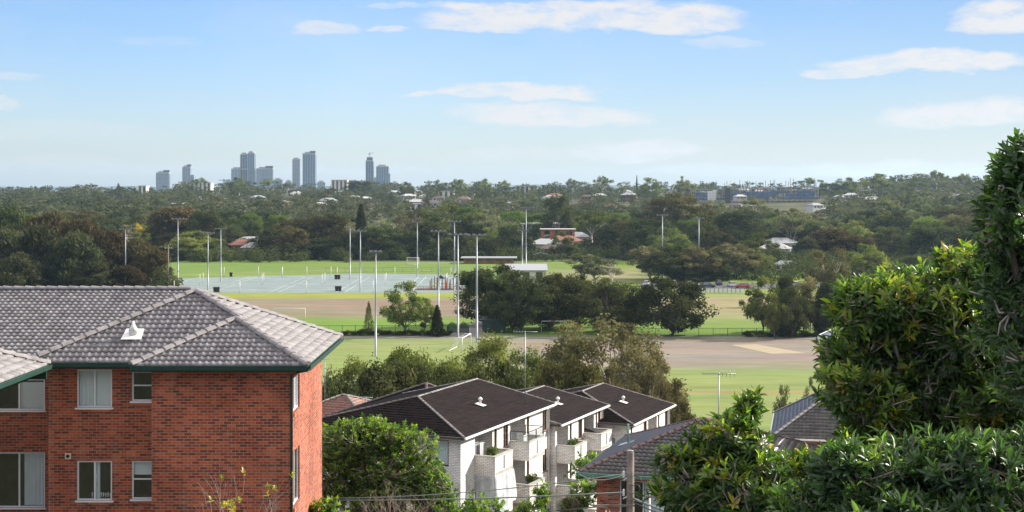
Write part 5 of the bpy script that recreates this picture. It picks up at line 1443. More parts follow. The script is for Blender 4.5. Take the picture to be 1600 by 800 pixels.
wire((PP.x + .1, 45, PZ - .75), W(1210, 775, 40), .2, .012, 'cable', 'thin wire leaving the pole top to the right')
wire((PP.x - .2, 45, PZ - .75), W(905, 741, 59.5), .2, .018, 'cable_pale', 'wire from the upper insulator to the brick house gutter')
wire((PP.x - .2, 45, PZ - 1.3), W(935, 772, 60.3), .15, .012, 'cable', 'drooping wire from the lower insulator to the brick house wall')
def white_post():
    t = thing('metal_post', (WX(1015, 52), 52, tz(10, 52)), 'thin white metal post beside the brick house window', 'post')
    h = WZ(768, 52) - tz(10, 52); p = MB(); p.tube([(0, 0, 0), (0, 0, h)], .03, 8); p.build('pole', M['white_paint'], t)
    p = MB(); p.lathe([(.05, 0), (.05, .06), (.02, .1)], (0, 0, h), 8); p.build('cap', M['white_paint'], t)
white_post()

# ------------------------------------------------------------------ hillside houses, construction site, skyline
HM = {'white': mat_plain('pale_metal_roof', (.40, .41, .42), rough=.5), 'grey': mat_plain('grey_roof', (.28, .29, .31), rough=.5), 'terracotta': mat_plain('terracotta_roof', (.20, .085, .06), rough=.7), 'brown': mat_plain('brown_roof', (.10, .075, .068), rough=.7)}
HW = {'cream_paint': mat_plain('dull_cream_wall', (.42, .39, .33)), 'white_paint': mat_plain('dull_white_wall', (.48, .48, .46)), 'brick_orange': mat_plain('dull_brick_wall', (.20, .10, .07))}
HME = {}
def house_meshes(kind, wall):
    k = (kind, wall)
    if k in HME: return HME[k]
    wb = MB(); wb.box(-5.6, 5.6, -4, 4, -2, 2.9)
    rf = MB()
    a, b = (-2.6, 0, 4.7), (2.6, 0, 4.7); A_, B_, C_, D_ = (-6.1, -4.5, 2.9), (6.1, -4.5, 2.9), (6.1, 4.5, 2.9), (-6.1, 4.5, 2.9)
    for q in ([A_, B_, b, a], [B_, C_, b], [C_, D_, a, b], [D_, A_, a], [D_, C_, B_, A_]): rf.face(q)
    wn = MB()
    for x in (-4, -.8, 2.8): wn.box(x, x + 1.5, -4.04, -4.003, .9, 2.2)
    dr = MB(); dr.box(1.2, 2.1, -4.04, -4.003, 0, 2.1)
    HME[k] = (wb.mesh('house_wall_mesh', HW[wall]), rf.mesh('house_roof_mesh', HM[kind]), wn.mesh('house_window_mesh', M['glass_dark']), dr.mesh('house_door_mesh', M['brown_frame']))
    return HME[k]
def far_house(px, D, kind, wall='cream_paint', s=1.0, rz=None, up=0.0):
    x = WX(px, D); z = tz(x, D) + up; rz = rng.uniform(-.6, .6) if rz is None else rz
    side = 'left part of the far hillside' if px < 640 else ('middle of the far hillside' if px < 1060 else 'right part of the far hillside')
    t = thing('suburban_house', (x, D, z), f'distant {wall_word[wall]} house with {kind} roof, {side}', 'house', f'{wall_word[wall]} houses with {kind} roofs on the {side}', rz=rz)
    t.scale = (s, s, s)
    for nm, me in zip(('wall', 'roof', 'window', 'door'), house_meshes(kind, wall)): link_mesh(nm, me, t)
wall_word = {'cream_paint': 'cream', 'brick_orange': 'brick', 'white_paint': 'white'}
hr = random.Random(12)
HOUSES = []
def hh(px, D, kind, wall='cream_paint', s=1.0, rz=None, up=0): HOUSES.append((WX(px, D), D)); far_house(px, D, kind, wall, s, rz, up)
for (px, D, k, wl, s) in [(205, 600, 'white', 'cream_paint', 1.3), (190, 640, 'brown', 'brick_orange', 1.3), (222, 610, 'grey', 'white_paint', 1.1), (392, 610, 'white', 'white_paint', 1.2), (385, 585, 'terracotta', 'brick_orange', 1.2), (402, 570, 'grey', 'white_paint', 1.1),
      (605, 720, 'white', 'white_paint', 1.2), (595, 640, 'white', 'cream_paint', 1.1), (880, 600, 'terracotta', 'white_paint', 1.3), (855, 585, 'white', 'white_paint', 1.2), (898, 640, 'grey', 'cream_paint', 1.2), (868, 560, 'brown', 'brick_orange', 1.1),
      (1210, 560, 'white', 'white_paint', 1.1), (1218, 590, 'grey', 'cream_paint', 1.2), (20, 560, 'white', 'white_paint', 1.2), (1228, 470, 'grey', 'cream_paint', .7)]: hh(px, D, k, wl, s)
for i in range(120):
    D = hr.choice([hr.uniform(820, 1200), hr.uniform(1150, 1650)]); px = hr.uniform(-40, 1580)
    hh(px, D, hr.choice(['white', 'white', 'grey', 'terracotta', 'brown']), hr.choice(['white_paint', 'cream_paint', 'cream_paint', 'brick_orange']), hr.uniform(.75, 1.15), up=hr.uniform(1.5, 4.0))
# bigger long building between the trees at the club, and school block
flat_building('school_block', 'long flat-roofed white and red building in the trees above the club house', 850, 349, 640, 76, 12, 'white_paint', 'white_paint', over=.8, gz=tz(14, 640))
flat_building('school_block', 'pale low block with brown roof lower right of the long flat-roofed building', 872, 358, 612, 56, 12, 'brick_orange', 'concrete', over=.6, gz=tz(20, 612))
flat_building('warehouse', 'long grey-blue warehouse on the hillside below the construction site', 655, 318, 980, 70, 20, 'white_paint', 'concrete', over=.6, gz=tz(-60, 980))
for (px, yt, D, w_, lab) in ((697, 298, 1300, 26, 'white two-storey block with window rows on the ridge, left of centre'), (820, 290, 1450, 30, 'pale block on the ridge right of a rounded gum'), (862, 289, 1450, 34, 'low white and red block on the ridge, right of centre'), (530, 281, 1500, 26, 'flat-topped pale block on the ridge between the tall towers'), (310, 285, 1500, 40, 'long pale roofed block on the ridge below the stepped tower'), (222, 290, 1500, 14, 'small grey block on the ridge at the left')):
    flat_building('ridge_block', lab, px, yt, D, w_, 14, 'cream_paint', 'concrete', over=.4, gz=tz(WX(px, D), D) - 2)
# construction site
def construction():
    D = 1150.0; s = D / F; x0, x1 = WX(1086, D), WX(1280, D); zb = tz((x0 + x1) / 2, D)
    t = thing('construction_site', ((x0 + x1) / 2, D, zb), 'long unfinished concrete building wrapped in blue netting with bare columns on top', 'building')
    w = x1 - x0; hx = w / 2
    ztop = WZ(294.5, D) - zb; net = mat_plain('blue_safety_netting', (.09, .15, .27), rough=.8, var=.45, scale=.35)
    for i, (a, b, zt) in enumerate(((-hx, -hx + w * .36, ztop - .5), (-hx + w * .36, hx * .2, ztop + .2), (hx * .2, hx, ztop + 1.2))):
        nf = 6; fh = (zt + 2) / nf
        sl = MB(); cl = MB()
        for k in range(nf + 1): sl.box(a, b - .4, 0, 24, k * fh - .35 - 2, k * fh - 2)
        for k in range(nf):
            m_ = int((b - a) / 4.2)
            for c in range(m_ + 1):
                x = a + .3 + (b - a - 1) * c / m_
                for y in (.2, 11, 23): cl.box(x - .25, x + .25, y, y + .5, k * fh - 2, (k + 1) * fh - .35 - 2)
        sl.build('floor_slab', M['concrete'], t); cl.build('column', M['concrete'], t)
        nb = MB()
        rr = random.Random(i)
        for k in range(2, nf - 1):
            x = a
            while x < b - 1.5:
                L_ = rr.uniform(3, 9); L_ = min(L_, b - .6 - x)
                if rr.random() < .86: nb.box(x, x + L_ - .2, -.35, -.3, k * fh - 2.2, (k + 1) * fh - 2.5)
                x += L_
        nb.build('blue_netting', net, t)
        sc = MB()
        for c in range(int((b - a) / 2.4)):
            x = a + c * 2.4; sc.box(x - .05, x + .05, -.9, -.8, -2, zt + rr.uniform(.5, 2))
        for k in range(nf + 1): sc.box(a, b - .5, -.95, -.85, k * fh - 1.2, k * fh - 1.1)
        sc.build('scaffold', M['galv'], t)
        rb = MB()
        if i != 0 or True:
            for c in range(int((b - a) / 2.1)):
                x = a + .5 + c * 2.1 + rr.uniform(-.6, .6)
                if rr.random() < .82: rb.box(x - .16, x + .16, 1, 1.3, zt - .1, zt + rr.uniform(3.0, 7.5))
        rb.build('bare_columns', M['steel_dark'], t)
    w_ = MB(); w_.box(-hx + 10, -hx + 17, -.8, -.5, 2, ztop - 2); w_.build('hoist', M['white_paint'], t)
construction()
def crane(px, ybase, px2, y2, D, label):
    a = W(px, ybase, D); b = W(px2, y2, D); t = thing('crane', (a.x, D, tz(a.x, D)), label, 'crane'); o = Vector(t.location)
    m_ = MB(); p, q = a - o, b - o
    d = (q - p).normalized(); sd = Vector((d.z, 0, -d.x))
    for off in (sd * .5, -sd * .5): m_.tube([p + off, q + off * .3], .13, 4)
    n = 14
    for i in range(n): f0, f1 = i / n, (i + 1) / n; sg = 1 if i % 2 else -1; m_.tube([p.lerp(q, f0) + sd * .5 * sg * (1 - .7 * f0), p.lerp(q, f1) - sd * .5 * sg * (1 - .7 * f1)], .08, 3)
    m_.build('boom', M['cream_paint'], t)
    m_ = MB(); m_.box(-2, 2, -1.5, 1.5, 0, max(2, p.z)); m_.build('cab', M['steel_dark'], t)
crane(1046, 306, 1058, 281, 1120, 'leaning pale crane boom left of the construction site')
crane(1137, 294, 1143, 282, 1140, 'short dark crane boom on the left part of the construction site')
def pylon(px, ytop, D, label, w=10, h=26):
    x = WX(px, D); zt = WZ(ytop, D); t = thing('pylon', (x, D, zt - h), label, 'pylon'); m_ = MB()
    for sx in (-1, 1):
        for sy in (-1, 1): m_.tube([(sx * 2.6, sy * 2.6, 0), (sx * .5, sy * .5, h)], .22, 4)
    for k in range(8):
        f = k / 8; g = (k + 1) / 8; a = 2.6 - 2.1 * f; b = 2.6 - 2.1 * g
        m_.tube([(-a, -a, f * h), (b, -b, g * h)], .14, 3); m_.tube([(a, -a, f * h), (-b, -b, g * h)], .14, 3)
    m_.build('lattice_tower', M['steel_dark'], t)
    m_ = MB()
    for z, ww in ((h - 1, w), (h - 5, w * 1.2)): m_.tube([(-ww / 2, 0, z), (ww / 2, 0, z)], .3, 4)
    m_.build('crossarm', M['steel_dark'], t)
pylon(1404, 273, 1700, 'distant power pylon on the right-hand ridge')
pylon(350, 280, 1600, 'distant power pylon on the ridge beside the left trees', w=12)
# skyline towers
def tower_mat(name, base, glass, fw, fh, mort=.5):
    m, N, L, out = new_mat(name)
    p = N.new('ShaderNodeBsdfPrincipled'); L.new(p.outputs[0], out.inputs[0]); p.inputs['Roughness'].default_value = .35
    uv = N.new('ShaderNodeUVMap'); br = N.new('ShaderNodeTexBrick'); br.offset = 0; br.inputs['Scale'].default_value = 1; br.inputs['Brick Width'].default_value = fw; br.inputs['Row Height'].default_value = fh; br.inputs['Mortar Size'].default_value = mort
    br.inputs['Color1'].default_value = (*glass, 1); br.inputs['Color2'].default_value = (*[v * 1.7 for v in glass], 1); br.inputs['Mortar'].default_value = (*base, 1)
    L.new(uv.outputs[0], br.inputs['Vector']); L.new(br.outputs['Color'], p.inputs['Base Color']); return m
TM = [tower_mat('blue_glass_facade', (.13, .19, .27), (.035, .06, .11), 3.6, 3.4, .45), tower_mat('pale_facade', (.24, .29, .36), (.06, .09, .14), 3.2, 3.3, .7), tower_mat('dark_glass_facade', (.07, .12, .19), (.025, .045, .085), 4.5, 3.6, .3)]
DT = 3600.0
def tower(px0, px1, ytop, mat, label, extra=None, depth=24, rz=0.35):
    x0, x1 = WX(px0, DT), WX(px1, DT); w = x1 - x0; wz = WZ(ytop, DT); zb = 12.0
    t = thing('tower', ((x0 + x1) / 2, DT, zb), label, 'tower', rz=0); h = wz - zb; hw = w / 2
    b = MB(); b.box(-hw, hw, 0, depth, 0, h); b.build('facade', TM[mat], t)
    b = MB()
    n = max(3, int(w / 6))
    for i in range(n + 1): x = -hw + w * i / n; b.box(x - .35, x + .35, -.9, -.01, 0, h + .5)
    b.build('mullion', M['concrete'], t)
    b = MB(); b.box(-hw * .7, hw * .55, 4, depth - 4, h + .01, h + 4.5); b.build('plant_room', M['concrete'], t)
    b = MB(); b.box(-hw - .3, hw + .3, -.3, depth + .3, h - 1.6, h + 1.0) ; b.build('parapet', M['concrete'], t)
    if extra: extra(t, hw, h, w)
    return t
def _cap(t, hw, h, w): b = MB(); b.box(hw * .1, hw * .97, 3, 14, h + 1, h + 7); b.build('roof_screen', M['steel_dark'], t)
tower(244, 263.5, 270, 1, 'isolated square grey tower, leftmost on the skyline', _cap)
def _step(t, hw, h, w): b = MB(); b.box(hw + .05, hw + 8.5, 2, 20, 0, h * .72); b.build('lower_wing', TM[1], t)
tower(285, 297.5, 261, 1, 'stepped grey tower with lower right shoulder, second from the left on the skyline', lambda t, hw, h, w: (_step(t, hw, h, w), _cap(t, hw, h, w)))
tower(361.5, 376, 264, 1, 'low pale tower at the left foot of the tall dark twin slab')
tower(375.5, 386.5, 241, 2, 'slightly lower left half of the tall dark slab tower', depth=30)
tower(387, 397.5, 239, 0, 'taller right half of the tall dark slab tower', depth=20)
tower(376, 388, 264, 1, 'low pale glass block in front of the dark slab tower')
tower(400.5, 426, 263.5, 1, 'wide low grey block right of the tall dark slab tower', _cap)
tower(457, 467, 249, 1, 'slim tower left of the broad tall tower')
tower(473, 492.5, 240, 0, 'broad tall slab tower, tallest in the middle of the skyline', _cap)
def _constr(t, hw, h, w):
    b = MB(); b.box(-hw * .75, hw * .75, 3, 20, h + 1, h + 9); b.build('core_top', M['steel_dark'], t)
    b = MB(); b.tube([(0, 10, h + 8), (0, 10, h + 22)], .6, 4); b.tube([(-5, 10, h + 15), (10, 10, h + 21)], .5, 4); b.tube([(-4, 10, h + 15), (0, 10, h + 22)], .3, 4); b.build('crane', M['steel_dark'], t)
tower(571.5, 583, 251, 2, 'dark unfinished tower with a crane on its top', _constr)
tower(588, 607, 260, 0, 'grey tower right of the unfinished one, with a slim dark side', lambda t, hw, h, w: (MB().box(hw + .05, hw + 3.2, 2, 18, 0, h * .75).build('side_core', TM[2], t)))
tower(583.2, 587.8, 280, 1, 'low pale podium block between the two rightmost towers')

for (a, b, yt, m_, lab) in ((352, 360, 283, 1, 'tiny low block left of the twin slab tower'), (428, 440, 281, 0, 'tiny low block right of the wide grey block'), (446, 454, 284, 2, 'tiny dark block left of the slim tower'), (496, 508, 285, 1, 'tiny pale block right of the broad tall tower'), (540, 552, 284, 0, 'tiny block left of the unfinished tower'), (612, 622, 286, 1, 'tiny pale block right of the rightmost tower')):
    tower(a, b, yt, m_, lab, depth=18)
# far blue hills
def hills():
    V = []; xs = np.linspace(-3600, 4200, 160)
    for j, (y, k) in enumerate(((7200, 0), (7900, 1), (9500, 0))):
        for x in xs: V.append((x, y, 14 + k * (24 + 7 * math.sin(x * .0016 + 1) + 5 * math.sin(x * .0052) + 2.5 * math.sin(x * .017) + rng.uniform(0, 3))))
    n = len(xs); Q = [(j * n + i, j * n + i + 1, (j + 1) * n + i + 1, (j + 1) * n + i) for j in range(2) for i in range(n - 1)]
    tag(link_mesh('far_hills', np_mesh('far_hills_mesh', V, Q, mat_plain('wooded_hills', (.05, .06, .035), var=.4, scale=.01), smooth=False)), kind='structure')
hills()

# ------------------------------------------------------------------ trees, surveyed ones first
G_ = 'trees of the '
P_ = plant_px
# left belt of she-oaks behind the tiled roof
for a in [('sheoak', 12, 358, 392, 100, 'dark green she-oak at the left edge, behind the tiled ridge'), ('sheoak', 62, 350, 384, 100, 'tall dark she-oak, second from the left edge behind the tiled ridge'),
          ('sheoak_brown', 72, 333, 405, 110, 'high bronze-topped she-oak rising behind the dark ones at left'), ('sheoak_brown', 128, 340, 398, 95, 'bronze she-oak in the middle of the left belt'),
          ('sheoak', 118, 362, 380, 100, 'broad dark green she-oak in the middle of the left belt, above the ridge tiles'), ('sheoak_brown', 170, 358, 388, 84, 'bronze she-oak just left of the slim leftmost mast'),
          ('sheoak_brown', 214, 374, 390, 72, 'bronze she-oak just right of the slim leftmost mast'), ('sheoak_brown', 244, 388, 384, 56, 'shorter rusty she-oak beside the timber pole'),
          ('sheoak', 30, 395, 372, 90, 'low dark she-oak at the lower left, right above the ridge'), ('sheoak', 150, 408, 372, 80, 'low drooping she-oak below the bronze ones, above the ridge'), ('sheoak_brown', 200, 415, 374, 66, 'low bronze she-oak in front of the slim mast foot'),
          ('dark', 4, 318, 440, 110, 'dark round-headed tree behind the left belt at the frame edge'), ('gum_olive', 50, 330, 460, 90, 'olive gum peeping over the left belt')]: P_(*a)
# belt behind the courts
for a in [('sheoak_brown', 280, 322, 560, 130, 'large grey-brown feathery tree behind the tall left mast'), ('dark', 322, 328, 530, 66, 'round-headed very dark tree between the left masts'),
          ('gum_olive', 305, 358, 490, 86, 'broad olive tree overhanging the far left corner of the courts'), ('gum_olive', 345, 385, 480, 50, 'small olive tree beside the back left mast'), ('dark', 370, 392, 500, 40, 'low dark tree under the hillside house gap'),
          ('dark', 255, 395, 470, 60, 'dark tree behind the timber pole'), ('dark', 430, 356, 525, 66, 'dark evergreen right of the house gap behind the courts'), ('dark_brown', 466, 340, 545, 90, 'tall bronze-dark tree in the middle of the belt behind the courts'),
          ('dark', 455, 378, 505, 90, 'broad dark tree at the foot of the belt behind the courts'), ('dark_brown', 507, 332, 540, 80, 'big bronze crown left of the cypress in the belt'), ('sheoak', 500, 372, 505, 74, 'dark feathery tree in the belt left of the mast pair'),
          ('cypress', 564, 318, 530, 32, 'dark narrow cypress rising above the belt behind the mast pair'), ('dark', 548, 362, 505, 60, 'dark dense tree directly behind the far mast of the pair'), ('dark', 592, 352, 510, 80, 'broad dark tree right of the mast pair'),
          ('dark', 632, 356, 505, 66, 'dark tree behind the slender mast on the far grass'), ('sheoak', 668, 345, 510, 66, 'dark feathery tree right of the slender mast'), ('gum_olive', 705, 316, 600, 110, 'wide flat-topped olive crown above the middle of the belt'),
          ('dark', 700, 372, 500, 60, 'low very dark tree left of the club house'), ('norfolk', 722, 366, 490, 56, 'dark layered conifer at the left end of the club house'), ('dark', 768, 372, 500, 58, 'round very dark tree directly behind the club house'),
          ('gum_grey', 762, 322, 590, 70, 'pale grey thin-leaved tree above the club house'), ('gum_brown', 640, 330, 620, 60, 'rusty bare-looking tree on the rise left of the wide flat crown'), ('dark', 812, 368, 520, 50, 'dark tree behind the close mast pair'),
          ('dark', 798, 350, 545, 46, 'upright dark tree left of the long flat-roofed building'), ('dark', 872, 303, 640, 56, 'tall very dark round tree right of the long white-roofed building'), ('gum_olive', 878, 360, 505, 46, 'lone tree with visible trunk on the far grass'),
          ('umbrella', 925, 328, 560, 90, 'wide umbrella-shaped gum behind the grey park gum'), ('dark', 965, 352, 530, 70, 'dark tree right of the umbrella gum'), ('fig', 915, 372, 525, 46, 'small dark tree at the far grass under the umbrella gum'),
          ('gum_olive', 905, 395, 470, 30, 'small shrubby tree at the edge of the far worn oval')]: P_(a[0], a[1], a[2], max(a[3], 528 + (a[3] - 470) * .55), a[4] * 1.12, a[5])
# right-hand belt
for a in [('dark', 1010, 340, 540, 84, 'dark rounded tree behind the left car-park mast'), ('dark_brown', 1058, 300, 620, 110, 'large bronze-green crown left of the construction site'), ('gum_olive', 1040, 352, 520, 80, 'olive tree between the two car-park masts'),
          ('dark', 1096, 346, 540, 60, 'dark tree behind the right car-park mast'), ('dark', 1152, 328, 590, 90, 'broad very dark tree below the blue netting'), ('dark_brown', 1120, 358, 520, 60, 'bronze tree right of the right car-park mast'),
          ('gum_grey', 1180, 300, 700, 70, 'big rounded pale gum in front of the blue netting'), ('gum_grey', 1120, 306, 760, 46, 'small rounded gum in front of the white hoist'), ('gum_grey', 1238, 320, 600, 96, 'airy grey gum below the right end of the construction site'),
          ('gum_olive', 1190, 360, 500, 70, 'olive tree above the red car'), ('sheoak_brown', 1300, 356, 510, 110, 'wide bronze-tipped dark thicket tree left of the flat spreading tree'), ('sheoak', 1262, 372, 500, 70, 'dark feathery tree at the left of the bronze thicket'),
          ('sheoak_brown', 1340, 368, 505, 70, 'bronze feathery tree joining the spreading tree'), ('fig', 1390, 350, 520, 96, 'spreading layered dark tree at right with light gaps under it'), ('fig', 1470, 338, 500, 130, 'large layered green tree behind the leafy foreground tree'),
          ('gum_grey', 1385, 302, 700, 84, 'pale open gum on the slope at right'), ('gum_grey', 1440, 300, 720, 60, 'twin pale gum right of the open one'), ('gum_grey', 1500, 308, 680, 70, 'pale gum close to the foreground tree on the slope'),
          ('palm', 1338, 345, 560, 30, 'palm with arching fronds in the right-hand belt'), ('gum_brown', 1300, 372, 330, 74, 'thin-leaved brown gum behind the clump at the right pitch'), ('gum_olive', 1350, 378, 420, 80, 'grey-olive tree left of the foreground foliage top'),
          ('green', 1275, 346, 600, 50, 'yellow-green bushy tree in the right-hand belt'), ('fig', 1430, 395, 430, 100, 'dark low tree directly behind the yellow-green leaf tips'), ('dark', 1530, 350, 520, 90, 'dark tree hidden behind the upper foreground foliage')]: P_(*a)
# trees round the car park
for a in [('gum_brown', 1015, 380, 425, 60, 'brown-tipped gum at the left end of the car park'), ('fig', 1048, 378, 420, 90, 'broad dark tree over the left half of the car park'), ('gum_brown', 1090, 382, 415, 60, 'brown-topped gum over the middle of the car park'),
          ('fig', 1112, 392, 418, 50, 'dark tree over the white panel fence middle'), ('gum_brown', 1150, 376, 425, 74, 'grey-brown thin gum over the right end of the panel fence'), ('gum_olive', 1180, 385, 430, 50, 'olive gum right of the red car'),
          ('dark', 1075, 402, 414, 50, 'low dark tree behind the black car')]: P_(a[0], a[1], a[2], a[3], a[4] * 1.3, a[5])
P_('gum_grey', 930, 392, 400, 92, 'grey flat-headed gum in front of the far worn oval')
# figs of the mid park
for a in [('fig', 766, 410, 280, 104, 'big dense fig at the path, leftmost of the park figs'), ('fig', 812, 424, 268, 84, 'fig with pale forked trunk above the green shed'), ('fig', 858, 428, 272, 90, 'dark fig in the middle of the park row'),
          ('fig', 905, 428, 276, 90, 'fig right of the middle one in the park row'), ('fig', 950, 436, 265, 74, 'smaller fig behind the brown gum crown'), ('fig', 985, 446, 268, 66, 'fig with gap beneath, next to the broadest one'),
          ('fig', 1048, 430, 262, 108, 'broadest round fig at the right end of the park row'), ('dark', 880, 440, 290, 80, 'dark dense tree filling the back of the park row')]: P_(a[0], a[1], a[2] - 9, a[3], a[4] * 1.25, a[5])
for a in [('gum_olive', 1192, 428, 262, 66, 'left tree of the clump at the right end of the steel fence'), ('sheoak', 1228, 430, 264, 60, 'middle feathery tree of the right clump with many stems'), ('gum_brown', 1265, 425, 270, 66, 'tall brownish tree at the back of the right clump'),
          ('fig', 1238, 440, 258, 70, 'dark rounded tree in front of the right clump'), ('sheoak', 1290, 440, 262, 54, 'feathery tree at the right side of the right clump'), ('gum_olive', 1210, 455, 256, 40, 'small tree at the foot of the right clump')]: P_(*a)
P_('gum_olive', 634, 436, 262, 80, 'open dark-twigged tree on the bright strip left of the gates')
P_('gum_olive', 664, 462, 264, 44, 'small tree between the open tree and the narrow dark one')
P_('young', 576, 470, 262, 26, 'narrow young tree beside the nearest mast')
P_('cypress', 683, 476, 260, 30, 'narrow dark tree at the foot of the playground mast')
# gums behind the white blocks
for a in [('big_gum', 930, 490, 135, 215, 'largest brown-leaved gum, towering behind the white blocks'), ('big_gum', 985, 520, 128, 130, 'brown gum leaning right beside the largest one'), ('big_gum', 1030, 570, 122, 100, 'low brown gum branch-mass beyond the farthest white block'),
          ('mid_gum', 760, 522, 140, 130, 'grey gum with pale twigs in the middle behind the nearest white roof'), ('mid_gum', 640, 532, 135, 130, 'olive gum behind the roofs, right of the nearest mast'), ('mid_gum', 550, 560, 130, 110, 'dark olive gum right of the brick building'),
          ('mid_gum', 700, 548, 126, 110, 'olive gum directly behind the nearest white roof ridge'), ('mid_gum', 835, 545, 128, 110, 'pale gum behind the tall antenna'), ('dark', 600, 575, 122, 120, 'dark tree low behind the small red roof'),
          ('dark', 680, 580, 118, 110, 'dark tree low behind the nearest white roof'), ('dark', 780, 570, 116, 110, 'dark tree low behind the gable between two white blocks'), ('dark_brown', 880, 560, 120, 120, 'bronze-dark tree behind the middle white block'), ('dark', 520, 590, 118, 80, 'dark tree at the brick building edge'),
          ('big_gum', 960, 580, 116, 110, 'brown gum low behind the farthest white block')]: P_(a[0], a[1], a[2] - 12, a[3], a[4] * 1.2, a[5])
for a in [('gum_grey', 1222, 580, 125, 46, 'small pale-leaved young tree by the near turf, left of two'), ('gum_grey', 1262, 574, 122, 44, 'small pale-leaved young tree by the near turf, right of two')]: P_(*a)
P_('yellow', 222, 340, 640, 30, 'yellow-flowering wattle beside the hillside house behind the left belt')
P_('yellow', 388, 345, 640, 24, 'yellow-flowering wattle above the house gap behind the courts')
P_('yellow', 806, 330, 700, 20, 'yellow-green wattle left of the long flat-roofed building')
P_('yellow', 848, 338, 690, 24, 'yellow wattle above the long flat-roofed building')
P_('norfolk', 185, 286, 1350, 16, 'lone Norfolk pine on the skyline at left')
P_('cypress', 995, 273, 1350, 6, 'thin dark cypress spike on the skyline at centre right')
NS = NTREE[0]
# skyline characters
for (k, px, yt, D, w_, lab) in [('umbrella', 310, 279, 1450, 26, 'umbrella gum on the skyline between the two left towers'), ('gum_olive', 718, 281, 1350, 26, 'rounded gum on the skyline left of centre'), ('umbrella', 715, 281, 1400, 20, 'flat-topped gum on the skyline left of centre'),
        ('gum_olive', 757, 279, 1300, 26, 'tall gum on the skyline at the picture centre'), ('umbrella', 787, 283, 1350, 24, 'umbrella gum on the skyline right of centre'), ('umbrella', 942, 275, 1300, 26, 'umbrella gum on the skyline above the park gum'), ('umbrella', 895, 280, 1350, 20, 'small umbrella gum on the skyline'),
        ('gum_olive', 1015, 278, 1250, 34, 'spreading gum on the skyline left of the crane'), ('gum_grey', 1068, 274, 1200, 26, 'thin gum on the skyline right of the crane'), ('umbrella', 1265, 278, 1350, 30, 'umbrella gum behind the right end of the construction site'), ('gum_olive', 1325, 278, 1250, 34, 'rounded gum on the right skyline'),
        ('gum_olive', 1372, 271, 1200, 40, 'tall dark gum on the right skyline left of the pylon'), ('umbrella', 1464, 267, 1200, 26, 'umbrella gum on the right skyline'), ('umbrella', 1505, 271, 1150, 26, 'second umbrella gum on the right skyline, nearer the foreground tree'),
        ('dark', 1300, 287, 1250, 36, 'dark rounded tree on the right skyline beside the construction site'), ('gum_olive', 1430, 278, 1200, 44, 'broad gum right of the pylon'), ('gum_olive', 1530, 282, 1150, 44, 'broad gum on the skyline behind the foreground tree'),
        ('gum_olive', 370, 277, 1400, 24, 'gum on the skyline under the pale low tower'), ('dark', 560, 283, 1400, 40, 'dark tree mass on the skyline left of the unfinished tower'), ('umbrella', 418, 279, 1400, 22, 'flat gum on the skyline below the wide low block'), ('gum_olive', 635, 285, 1350, 22, 'gum on the skyline right of the rightmost tower'), ('gum_olive', 683, 281, 1350, 16, 'slim gum on the skyline')]: P_(k, px, yt - 2, D, w_ * 1.35, lab)
# scattered hillside trees: the nearest as things, the rest as one woodland
kinds = ['gum_grey', 'gum_olive', 'gum_olive', 'dark', 'dark', 'dark_brown', 'green', 'gum_brown', 'fig', 'fig']
KL = {'gum_grey': 'pale grey-green gum', 'gum_olive': 'olive gum', 'dark': 'dark evergreen', 'dark_brown': 'bronze-dark tree', 'green': 'fresh green broadleaf', 'gum_brown': 'brownish gum', 'umbrella': 'flat-topped gum', 'fig': 'dense dark tree'}
cand = []
tr = random.Random(99)
tries = 0
while len(cand) < 2600 and tries < 40000:
    tries += 1
    D = 545 + (1720 - 545) * tr.random() ** .95; px = tr.uniform(-90, 1690); x = WX(px, D)
    if any(abs(x - hx) < 10 and -60 < D - hd < 8 for hx, hd in HOUSES if abs(x - hx) < 10): continue
    if D < 640 and 815 < px < 905: continue
    if D < 1150 and 1075 < px < 1290 and D > 860: continue
    cand.append((D, px, x))
cand.sort()
NIND = max(0, 298 - NTREE[0]); taken = []
far_list = []
cnt = 0
for (D, px, x) in cand:
    if any(abs(x - a) < 10 and abs(D - b) < 12 for a, b in taken[-60:]): continue
    taken.append((x, D))
    zz = tz(x, D)
    row = float(np.interp(D, [545, 640, 760, 900, 1100, 1350, 1600], [357, 336, 322, 313, 304, 294, 289]))
    if px > 1290: row -= 14 * min(1, (px - 1290) / 120)
    if px < 260: row = max(row, 294)
    if 1070 < px < 1295 and D < 1150: row = max(row, 326)
    h = max(6.0, WZ(row + tr.uniform(-6, 12), D) - zz)
    h = min(h, 19)
    w_ = h * tr.uniform(.95, 1.75); k = tr.choice(kinds)
    if cnt < NIND:
        cnt += 1
        zone = 'left part of the wooded slope' if px < 640 else ('middle of the wooded slope' if px < 1060 else 'right part of the wooded slope')
        plant(k, x, D, h, w_, f'{KL[k]} among others, {zone}', f'{KL[k]} trees on the {zone}', z=zz)
    else: far_list.append((x, D, zz, h, w_))
